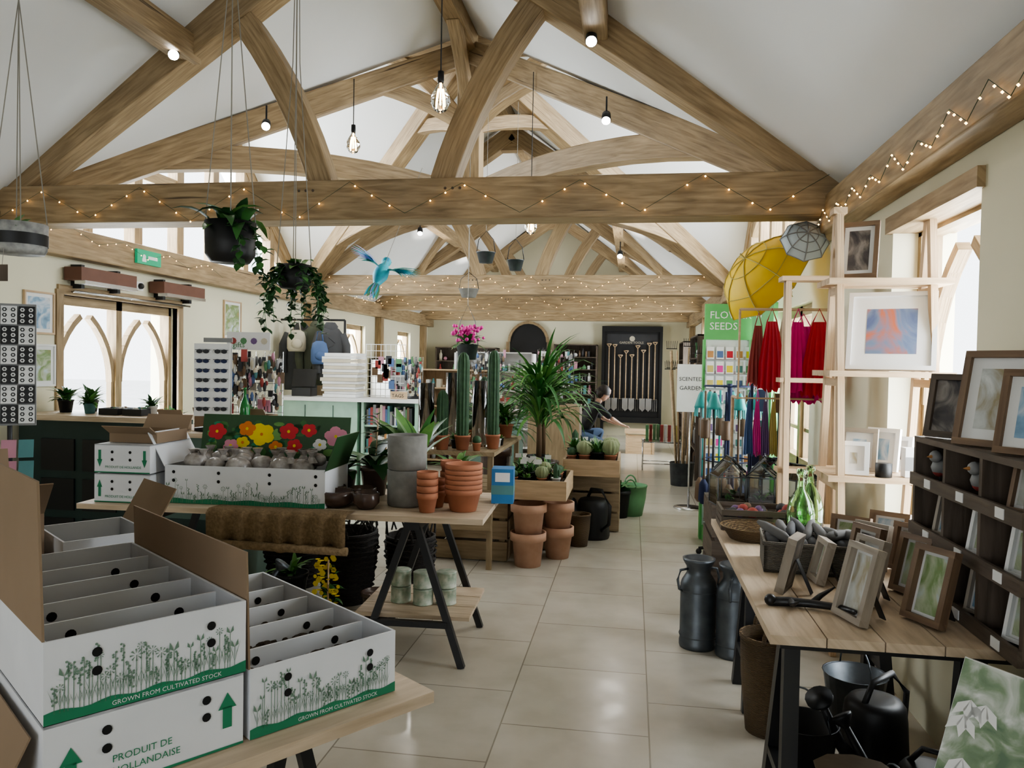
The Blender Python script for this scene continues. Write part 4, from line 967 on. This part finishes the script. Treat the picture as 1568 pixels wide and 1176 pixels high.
for k in range(14):
    a=2*pi*k/14;x,y=.22*math.cos(a),.22*math.sin(a);mm=random.choice((NAVY,PAL[12],TEAL,BLACK,PAL[10]))
    q.tube([(x,y,.3+rnd(0,.3)),(x,y,1.36)],.010,mm,6)
    if k%2:
        q.lathe((x,y,1.22),[(.06,0),(.055,.02),(.03,.10),(.015,.13)],TEAL,10)
        for j in range(8):q.tube([(x+.05*math.cos(j*.8),y+.05*math.sin(j*.8),1.22),(x+.055*math.cos(j*.8),y+.055*math.sin(j*.8),1.15)],.006,TEAL,4)
    else:q.lathe((x,y,.98),[(.03,0),(.035,.01),(.035,.14),(.03,.15)],PAL[12],10)
    q.lathe((x,y,.45),[(.02,0),(.04,.03),(.035,.16),(.012,.2)],random.choice((BLACK,NAVY,PAL[12])),8)
q.obj('long_handled_tool_stand',TR(.78,6.45,0))
q=MB();q.tube([(-.13,0,1.55),(-.13,0,.06)],.012,NAVY);q.tube([(.13,0,1.55),(.13,0,.06)],.012,NAVY)
q.tube([(.13*math.cos(a),0,1.55+.12*math.sin(a)) for a in [pi*j/10 for j in range(11)]],.012,NAVY)
q.bx(-.2,.2,-.15,.15,0,.05,NAVY)
for k in range(14):q.box((rnd(-.11,.11),rnd(-.05,.05),rnd(.3,1.4)),(.05,.03,rnd(.1,.2)),random.choice((TEAL,PAL[5],PAL[12],PAL[10],NAVY)))
q.obj('glove_display_stand',TR(.98,5.75,0))
# ------------------------------------------------------------------ right table
q=MB()
for i in range(5):q.bx(.42+i*.162,.42+i*.162+.158,2.36,4.12,.732,.76,PLANK)
q.bx(.46,1.2,2.42,2.48,.70,.732,BLACK);q.bx(.46,1.2,4.0,4.06,.70,.732,BLACK)
trestle(q,.82,2.68,.62,.732,.17,ax='x',w=.05);trestle(q,.84,3.72,.6,.732,.17,ax='x',w=.05)
q.obj('plank_trestle_table')
def churn(loc,s=1,rz=0):
    q=MB();q.T=Matrix.Scale(s,4)
    q.lathe((0,0,0),[(.092,0),(.095,.01),(.095,.035),(.092,.04),(.093,.33),(.088,.35),(.066,.385),(.062,.395),(.064,.425),(.082,.455),(.085,.47),(.07,.47),(.056,.43),(.001,.42)],STEEL,28)
    for z in (.06,.30):q.lathe((0,0,z),[(.095,0),(.0975,.006),(.095,.012)],STEEL,28,cap=False)
    for s_ in (-1,1):q.tube([(s_*.062,0,.415),(s_*.105,0,.41),(s_*.12,0,.36),(s_*.11,0,.31),(s_*.09,0,.30)],.007,STEEL,6)
    q.obj('milk_churn',TR(*loc)@RZ(rz))
churn((.385,4.36,0),1.05,.4);churn((.57,4.26,0),1.05,1.2)
q=MB();w,d,h=.36,.26,.11
for (a,b,c,e) in ((-w/2,w/2,-d/2,-d/2+.012),(-w/2,w/2,d/2-.012,d/2),(-w/2,-w/2+.012,-d/2,d/2),(w/2-.012,w/2,-d/2,d/2)):q.bx(a,b,c,e,0,h,GWICK)
q.bx(-w/2,w/2,-d/2,d/2,0,.01,GWICK)
q.tube([(-w/2,-d/2,h),(w/2,-d/2,h),(w/2,d/2,h),(-w/2,d/2,h),(-w/2,-d/2,h)],.009,GWICK,6)
WG=mat('wool_grey',(.16,.155,.15),.95)
for k in range(7):
    x=-.14+.047*k;q.lathe((x,0,.10),[(.022,-.1),(.03,-.06),(.03,.06),(.022,.1)],random.choice((GREYC,WG)),12,M=(RZ(rnd(-.2,.2))@RX(pi/2)).to_3x3());
for k in range(9):q.lathe((-.14+.035*k,rnd(-.05,.05),.145),[(.008,-.09),(.018,-.05),(.02,.05),(.008,.09)],random.choice((GREYC,WG)),8,M=(RZ(rnd(-.8,.8))@RX(pi/2+rnd(-.25,.25))).to_3x3())
q.obj('grey_wicker_basket',TR(.71,3.20,.762)@RZ(-.1))
q=MB();q.tube([(0,0,.01),(.05,-.03,.012),(.10,-.08,.015),(.14,-.15,.02),(.13,-.23,.03),(.08,-.28,.05)],[.016,.016,.014,.012,.009,.004],BLACK,8)
q.tube([(.06,-.03,.014),(.02,-.08,.02),(-.01,-.14,.05)],[.012,.009,.003],BLACK,8);q.tube([(.10,-.08,.014),(.16,-.06,.03),(.20,-.08,.06)],[.012,.009,.003],BLACK,8);q.ball((0,0,.015),.02,BLACK)
q.obj('antler_ornament',TR(.47,2.66,.763)@RZ(.55))
BRN=wood('brown_frame',(.13,.08,.05),(.24,.16,.10));GRYF=wood('grey_frame',(.24,.20,.16),(.38,.33,.27))
for (x,y,w,h,f,pm,rz,t) in ((.56,2.84,.13,.20,GRYF,PICS[2],-2.0,.22),(.70,2.54,.15,.24,GRYF,PICS[4],-1.25,.25),(.92,2.56,.15,.24,BRN,PICS[0],-1.1,.25),(.79,2.76,.14,.22,GRYF,PICS[1],-1.2,.25),(.98,2.88,.14,.21,BRN,PICS[0],-1.1,.25),(.86,3.02,.14,.21,BRN,PICS[2],-1.1,.22),(1.08,3.2,.14,.19,BRN,PICS[4],-.9,.2),(.95,3.24,.15,.18,GRYF,PICS[1],-.9,.2),(.92,3.42,.16,.17,BRN,PICS[0],-.6,.2),(1.08,3.44,.16,.19,BRN,PICS[1],-.6,.2),(.70,2.98,.12,.16,GRYF,PICS[0],-1.5,.25)):
    put_frame(x,y,.762,w,h,f,pm,rz,t,b=.02,mount=.01,d=.032)
def demijohn(loc,r,h):
    q=MB();q.lathe((0,0,0),[(.001,0),(r*.9,0),(r,.012),(r,h*.42),(r*.8,h*.58),(r*.3,h*.74),(r*.24,h*.92),(r*.33,h*.93),(r*.33,h),(r*.2,h),(r*.18,h*.92),(r*.24,h*.745),(r*.74,h*.575),(r*.95,h*.42),(r*.95,.018),(.001,.012)],GREENG,28,cap=False);q.obj('green_glass_bottle',TR(*loc))
demijohn((.755,3.60,.762),.062,.34);demijohn((.825,3.74,.762),.062,.34)
q=MB()
for i in range(3):
    z=.0+i*.035
    for (a,b,c,e) in ((-.2,.2,-.12,-.108),(-.2,.2,.108,.12),(-.2,-.188,-.108,.108),(.188,.2,-.108,.108)):q.bx(a,b,c,e,z,z+.028,DARKW)
q.bx(-.19,.19,-.11,.11,0,.01,DARKW)
for k in range(22):q.ball((rnd(-.17,.17),rnd(-.09,.09),.06+rnd(0,.04)),rnd(.02,.03),random.choice((PAL[6],PAL[0],PAL[12],GREYC,PAL[11])),8)
q.obj('dark_wooden_crate',TR(.64,3.96,.762)@RZ(.0))
def terr(loc,rz,w,h):
    q=MB();P=[(-w,-w,0),(w,-w,0),(w,w,0),(-w,w,0),(-w,-w,h),(w,-w,h),(w,w,h),(-w,w,h),(0,-w,h*1.5),(0,w,h*1.5)]
    E=[(0,1),(1,2),(2,3),(3,0),(4,5),(5,6),(6,7),(7,4),(0,4),(1,5),(2,6),(3,7),(4,8),(5,8),(6,9),(7,9),(8,9)]
    for a,b_ in E:q.tube([P[a],P[b_]],.004,STEEL,5)
    for f in ((0,1,5,4),(1,2,6,5),(2,3,7,6),(3,0,4,7),(4,5,8),(6,7,9),(5,6,9,8),(7,4,8,9)):q.poly([P[i] for i in f],GLASS)
    q.bx(-w+.005,w-.005,-w+.005,w-.005,.002,.03,SOIL);foliage(q,0,0,.03,8,.06,.02);q.obj('glass_terrarium',TR(*loc)@RZ(rz))
slatbox('wooden_crate',.48,1.2,4.64,5.2,0,.72,DARKW,4)
for x,y,rz in ((.58,4.78,.2),(.78,4.80,-.3),(.98,4.76,.5),(.62,5.04,.1),(.87,5.05,.3)):terr((x,y,.73),rz,.085,.17)
q=MB();q.lathe((0,0,0),[(.1,0),(.14,.06),(.145,.06),(.13,.058),(.001,.01)],NWICK,20);q.obj('shallow_wicker_bowl',TR(.56,3.68,.762))
# ladder shelves
LY=3.8
q=MB()
for x in (.93,1.33):
    for s,yf in ((-1,LY-.2),(1,LY+.22)):
        q.beam((x,yf,.762),(x,LY+s*.015,2.28),.04,.03,PINE,up=(1,0,0))
    for z in (1.04,1.51,1.93):
        f=(2.28-z)/1.52;q.bx(x-.014,x+.014,LY-.2*f-.02,LY+.2*f+.02,z-.035,z-.0,PINE)
    q.bx(x-.03,x+.03,LY-.04,LY+.04,2.27,2.30,PINE)
for z,hw in ((1.94,.12),(1.52,.17),(1.05,.20)):
    for k in range(3):q.bx(.87,1.40,LY-hw+k*hw*.68,LY-hw+k*hw*.68+hw*.64,z-.0,z+.026,PINE)
q.obj('ladder_shelf')
put_frame(1.01,LY-.04,1.968,.17,.27,BRN,PICS[2],-.45,.2,b=.02,mount=.02)
put_frame(1.15,LY-.08,1.548,.37,.38,WHITE,PICS[3],-.35,.32,b=.02,mount=.06)
put_frame(1.05,LY,1.078,.16,.2,GRYF,PICS[1],-.5,.15);put_frame(.99,LY-.14,1.078,.13,.15,WHITE,PICS[4],-.3,.15);put_frame(1.17,LY+.05,1.078,.15,.2,WHITE,PICS[1],-.7,.15);put_frame(1.26,LY+.1,1.078,.12,.16,WHITE,PICS[2],-.7,.15)
q=MB();q.bx(-.04,.04,-.03,.03,0,.13,WHITE);q.lathe((.08,0,0),[(.03,0),(.03,.07),(.02,.075)],WHITE,14);q.bx(-.041,.041,-.031,-.03,.03,.09,PAL[10]);q.obj('candle_gift_box',TR(1.24,LY-.14,1.078));q2=MB();q2.lathe((0,0,0),[(.035,0),(.035,.06),(.001,.06)],BLK,16);q2.obj('candle_tin',TR(1.11,LY-.17,1.078))
q=MB()
for x in (.84,1.10):
    for s,yf in ((-1,4.36),(1,4.60)):q.beam((x,yf,0),(x,4.48+s*.012,2.06),.045,.03,PINE,up=(1,0,0))
for z in (2.06,1.5,1.0,.5):q.bx(.80,1.14,4.42,4.54,z-.025,z,PINE)
q.obj('display_ladder')
def apron(x,y,z,w,h,m,rz):
    q=MB();N=18;vs=[];fs=[]
    for i in range(N+1):
        u=-w/2+w*i/N;o=.018*math.sin(i*1.5)
        hm=rnd(-.02,.02);vs+=[(u*.45,0,0),(u*.7,o*.6,-h*.25),(u,o,-h*.6),(u*1.1,o*1.6,-h+hm)]
    for i in range(N):
        for j in range(3):a=i*4+j;fs.append((a,a+4,a+5,a+1))
    q.add(vs,fs,m,True);q.tube([(-w*.2,0,0),(0,0,.08),(w*.2,0,0)],.004,m,4);q.obj('hanging_apron',TR(x,y,z)@RZ(rz))
apron(.84,4.95,1.84,.15,.42,RED,-.5);apron(.93,5.0,1.84,.14,.36,PAL[9],.5);apron(1.0,4.98,1.84,.17,.42,MAG,.4);apron(1.12,4.96,1.84,.18,.46,RED,-.2);apron(1.06,5.12,1.82,.22,.48,MAG,-.3);apron(.78,5.08,1.82,.12,.38,PAL[0],.4)
for i,c in enumerate((PAL[5],PINK,PAL[6],PAL[2],PAL[4])):apron(.74+.05*i,5.10,1.34,.05,.34,c,.2)
q=MB();q.tube([(.66,5.04,1.92),(1.27,5.04,1.92)],.01,PINE);q.tube([(.66,5.04,1.92),(.66,5.04,1.36),(1.2,5.1,1.36)],.008,PINE);q.tube([(.66,5.3,1.36),(.66,5.3,0)],.012,PINE);q.tube([(.66,5.04,1.36),(.66,5.3,1.36)],.01,PINE);q.obj('apron_rail')
def umbrella(loc,R,r,m,rib=PAL[10]):
    q=MB();n=8;seg=6;vs=[];fs=[];T=R
    for i in range(seg+1):
        t=i/seg
        for j in range(n*3):
            a=2*pi*j/(n*3);fr=(j%3);sc=1-(.08*t if fr else 0)
            rr=r*math.sin(t*1.35)/math.sin(1.35)*sc;z=r*.85*(1-math.cos(t*1.35))*-1
            vs.append(T@Vector((rr*math.cos(a),rr*math.sin(a),z)))
    M_=n*3
    for i in range(seg):
        for j in range(M_):k=(j+1)%M_;fs.append((i*M_+j,i*M_+k,(i+1)*M_+k,(i+1)*M_+j))
    q.add(vs,fs,m,True)
    for j in range(n):
        q.tube([Vector(vs[i*M_+j*3])+T@Vector((0,0,.004)) for i in range(seg+1)],.004,rib,4)
        for i in (2,4,6):q.tube([Vector(vs[i*M_+(j*3+k)%M_]) +T@Vector((0,0,.003)) for k in range(4)],.003,rib,4)
    q.tube([T@Vector((0,0,.05)),T@Vector((0,0,-.75*r*1.6))],.006,rib,6)
    q.tube([T@Vector((0,0,-1.2*r)),T@Vector((.03,0,-1.28*r)),T@Vector((.05,0,-1.2*r))],.008,rib,6)
    q.obj('open_umbrella',TR(*loc))
umbrella((.76,5.62,2.32),(RY(-.9)@RX(.4)).to_3x3(),.37,YEL,PAL[2]);umbrella((1.06,5.05,2.40),(RY(.1)@RX(1.1)).to_3x3(),.15,mat('pale_umbrella',(.55,.62,.65),.6))
# pigeonhole unit
q=MB();x0,x1=1.04,1.265;ya,yb=2.22,3.06;z0,z1=.762,1.31
q.bx(x1-.01,x1,ya,yb,z0,z1,DARKW)
for z in (z0,z0+.19,z0+.37,z1-.02):q.bx(x0,x1-.01,ya,yb,z,z+.02,DARKW)
for y in (ya,ya+.273,ya+.547,yb-.02):q.bx(x0,x1-.01,y,y+.02,z0+.02,z1-.02,DARKW)
for z in (z0+.0,z0+.19,z0+.37):
    q.bx(x0-.012,x0,ya,yb,z,z+.045,DARKW)
    for k in range(3):q.bx(x0-.015,x0-.012,ya+.1+k*.27,ya+.15+k*.27,z+.008,z+.038,WHITE)
q.obj('pigeonhole_shelf_unit')
for k,(y,z) in enumerate([(2.34,.972),(2.34,1.155),(2.60,.785),(2.60,.972),(2.88,.785),(2.88,.972),(2.34,.785)]):
    put_frame(1.10,y,z,.11,.145,(WHITE,BRN,GRYF)[k%3],PICS[(0,4,1)[k%3]],-1.15,.2,b=.012,mount=.008,strut=False)
    put_frame(1.18,y+.09,z,.10,.13,(BRN,WHITE,GRYF)[k%3],PICS[(k+2)%5],-1.3,.12,b=.012,mount=.008,strut=False)
def birdorn(loc,rz):
    q=MB();q.ball((0,0,.05),.03,PAL[10],12,sc=(1.3,1,1));q.ball((.03,0,.085),.02,PAL[10],10);q.lathe((.048,0,.085),[(.006,0),(.001,.018)],PAL[1],6,M=RY(pi/2).to_3x3(),cap=False)
    q.leaf((-.03,0,.06),pi,.3,.06,.02,0,PAL[11],n=3);q.ball((.012,0,.04),.022,PAL[0],8)
    for s in (-1,1):q.tube([(0,s*.01,.03),(0,s*.01,0)],.003,BLACK,4)
    q.obj('robin_ornament',TR(*loc)@RZ(rz)@Matrix.Scale(1.1,4))
birdorn((1.1,2.62,1.154),3.4);birdorn((1.1,2.82,1.154),3.8);birdorn((1.1,2.95,1.154),3.6)
put_frame(1.13,2.93,1.312,.22,.23,DARKW,PICS[2],-.95,.18,b=.022,mount=.0)
put_frame(1.11,2.63,1.312,.22,.31,BRN,PICS[4],-1.0,.2,b=.022,mount=.035)
put_frame(1.12,2.38,1.312,.20,.25,BRN,PICS[1],-.95,.2,b=.02,mount=.03)
basket('wicker_log_basket',(.60,3.40,0),.12,.40,NWICK,True)
q=MB()
q.lathe((0,0,0),[(.13,0),(.14,.04),(.13,.25),(.11,.33),(.12,.36)],mat('brown_sack_paper',(.11,.08,.05),.3,bump=.5),9,M=Matrix.Diagonal((1,.8,1)),smooth=False);q.obj('brown_paper_sack',TR(.68,2.40,0))
q=MB();q.bx(-.25,.25,-.02,0,0,.55,WHITE);q.bx(-.249,.249,-.022,-.02,.002,.548,picmat('picture_snowdrops',[(.05,.12,.03),(.14,.22,.09),(.40,.44,.36),(.75,.77,.74)],12))
for k in range(34):
    x,z=rnd(-.22,.22),rnd(.08,.52);
    for a in (-.6,0,.6):
        c,s_=math.cos(a-pi/2),math.sin(a-pi/2);l=.06
        q.poly([(x,-.0235,z),(x+l*.5*c-.012*s_,-.0235,z+l*.5*s_+.012*c),(x+l*c,-.0235,z+l*s_),(x+l*.5*c+.012*s_,-.0235,z+l*.5*s_-.012*c)],WHITE)
q.v=[RX(-.25)@v for v in q.v];q.obj('canvas_print',TR(.94,1.96,.24)@RZ(-.5)@RY(.18))
slatbox('wooden_crate',.72,1.22,1.70,2.18,0,.22,PALW,2)
# ------------------------------------------------------------------ crouching person
def skin(name,J,E,m,parent,sub=2):
    names=list(J);me=bpy.data.meshes.new(name);me.from_pydata([J[k][0] for k in names],[(names.index(a),names.index(b)) for a,b in E],[])
    ob=bpy.data.objects.new(name,me);bpy.context.collection.objects.link(ob)
    s=ob.modifiers.new('skin','SKIN');s.use_smooth_shade=True
    for i,k in enumerate(names):
        r=J[k][1];r=(r,r) if not isinstance(r,tuple) else r
        me.skin_vertices[0].data[i].radius=r
    me.skin_vertices[0].data[0].use_root=True
    su=ob.modifiers.new('sub','SUBSURF');su.levels=sub;su.render_levels=sub
    me.materials.append(m);ob.parent=parent;return ob
em=bpy.data.objects.new('crouching_person',None);bpy.context.collection.objects.link(em)
skin('jeans',{'pelvis':((-.08,0,.42),.14),'hl':((-.06,.1,.40),.115),'kl':((.32,.15,.50),.072),'al':((.10,.14,.10),.052),'hr':((-.06,-.1,.40),.115),'kr':((.30,-.14,.30),.072),'ar':((-.08,-.13,.09),.052)},
 [('pelvis','hl'),('hl','kl'),('kl','al'),('pelvis','hr'),('hr','kr'),('kr','ar')],DENIM,em)
skin('shirt',{'waist':((-.07,0,.50),(.15,.12)),'chest':((.10,0,.82),(.17,.13)),'neckb':((.19,0,.98),.07),'sl':((.14,.18,.90),.065),'el':((.32,.22,.70),.05),'sr':((.14,-.18,.90),.065),'er':((.34,-.22,.72),.05)},
 [('waist','chest'),('chest','neckb'),('chest','sl'),('sl','el'),('chest','sr'),('sr','er')],SHIRT,em)
skin('forearm_left',{'e':((.31,.22,.71),.042),'w':((.52,.16,.62),.026),'h':((.58,.15,.60),(.034,.018)),'f':((.62,.14,.585),(.03,.014))},[('e','w'),('w','h'),('h','f')],SKIN,em)
skin('forearm_right',{'e':((.33,-.22,.73),.042),'w':((.53,-.14,.62),.026),'h':((.59,-.13,.60),(.034,.018)),'f':((.63,-.12,.585),(.03,.014))},[('e','w'),('w','h'),('h','f')],SKIN,em)
for s,n in ((1,'left'),(-1,'right')):
    y0=.145*s if s>0 else -.125
    for k in range(4):
        o=(k-1.5)*.017;L=(.06,.075,.07,.055)[k]
        skin('finger_%s_%d'%(n,k+1),{'a':((.62,y0+o,.59),.009),'b':((.62+L*.5,y0+o,.585),.0085),'c':((.62+L*.8,y0+o,.56),.007)},[('a','b'),('b','c')],SKIN,em,1)
    skin('thumb_%s'%n,{'a':((.575,y0-.03*s,.60),.011),'b':((.61,y0-.05*s,.59),.009),'c':((.64,y0-.052*s,.575),.008)},[('a','b'),('b','c')],SKIN,em,1)
skin('neck',{'a':((.18,0,.94),.055),'b':((.24,0,1.04),.052)},[('a','b')],SKIN,em)
q=MB();Mh=RY(.5).to_3x3()
q.lathe((.29,0,1.10),[(.001,-.125),(.045,-.115),(.07,-.07),(.078,0),(.08,.05),(.065,.1),(.03,.122),(.001,.125)],SKIN,18,M=Mh@Matrix.Diagonal((1.15,.92,1)),cap=False)
q.lathe(Vector((.29,0,1.10))+Mh@Vector((.092,0,-.02)),[(.016,-.02),(.012,.01),(.004,.03)],SKIN,8,M=Mh)
for s in (-1,1):
    q.ball(Vector((.29,0,1.10))+Mh@Vector((.078,s*.032,.005)),.012,WHITE,8);q.ball(Vector((.29,0,1.10))+Mh@Vector((.088,s*.032,.005)),.006,BLACK,6)
    q.ball(Vector((.29,0,1.10))+Mh@Vector((0,s*.076,-.005)),.024,SKIN,8,sc=(.7,.35,1.2))
q.ball(Vector((.29,0,1.10))+Mh@Vector((.08,0,-.065)),.018,PAL[0],8,sc=(.5,1.2,.35))
hd=q.obj('head',Matrix.Identity(4));hd.parent=em
q=MB();q.lathe(Vector((.282,0,1.105)),[(.088,-.02),(.093,.03),(.085,.08),(.05,.13),(.001,.14)],HAIR,18,M=Mh@RY(-.35).to_3x3()@Matrix.Diagonal((1.12,1.0,1)),cap=False)
q.ball(Vector((.22,0,1.11)),.085,HAIR,12,sc=(.9,1,1.2));q.tube([(.16,0,1.12),(.10,0,1.05),(.08,0,.93)],[.04,.035,.01],HAIR,8)
hh=q.obj('hair',Matrix.Identity(4));hh.parent=em
for s,(fx,fy) in ((1,(.10,.14)),(-1,(-.08,-.13))):
    q=MB();q.lathe((fx+.06,fy,0),[(.05,0),(.052,.03),(.045,.06),(.02,.09)],BLK,14,M=Matrix.Diagonal((2.5,.9,1)));b_=q.obj('shoe',Matrix.Identity(4));b_.parent=em
em.matrix_world=TR(-.72,12.3,0)@RZ(.35)
# ------------------------------------------------------------------ camera
cam=bpy.data.cameras.new('camera');co=bpy.data.objects.new('camera',cam);bpy.context.collection.objects.link(co)
cam.lens=36*1180/1568;cam.sensor_width=36;cam.clip_start=.05
co.matrix_world=TR(0,0,1.55)@RZ(math.radians(8.9))@RX(math.radians(88.5))@RZ(.018)
bpy.context.scene.camera=co
bpy.context.scene.view_settings.view_transform='AgX'
bpy.context.scene.view_settings.look='AgX - Medium High Contrast'
bpy.context.scene.view_settings.exposure=-.12
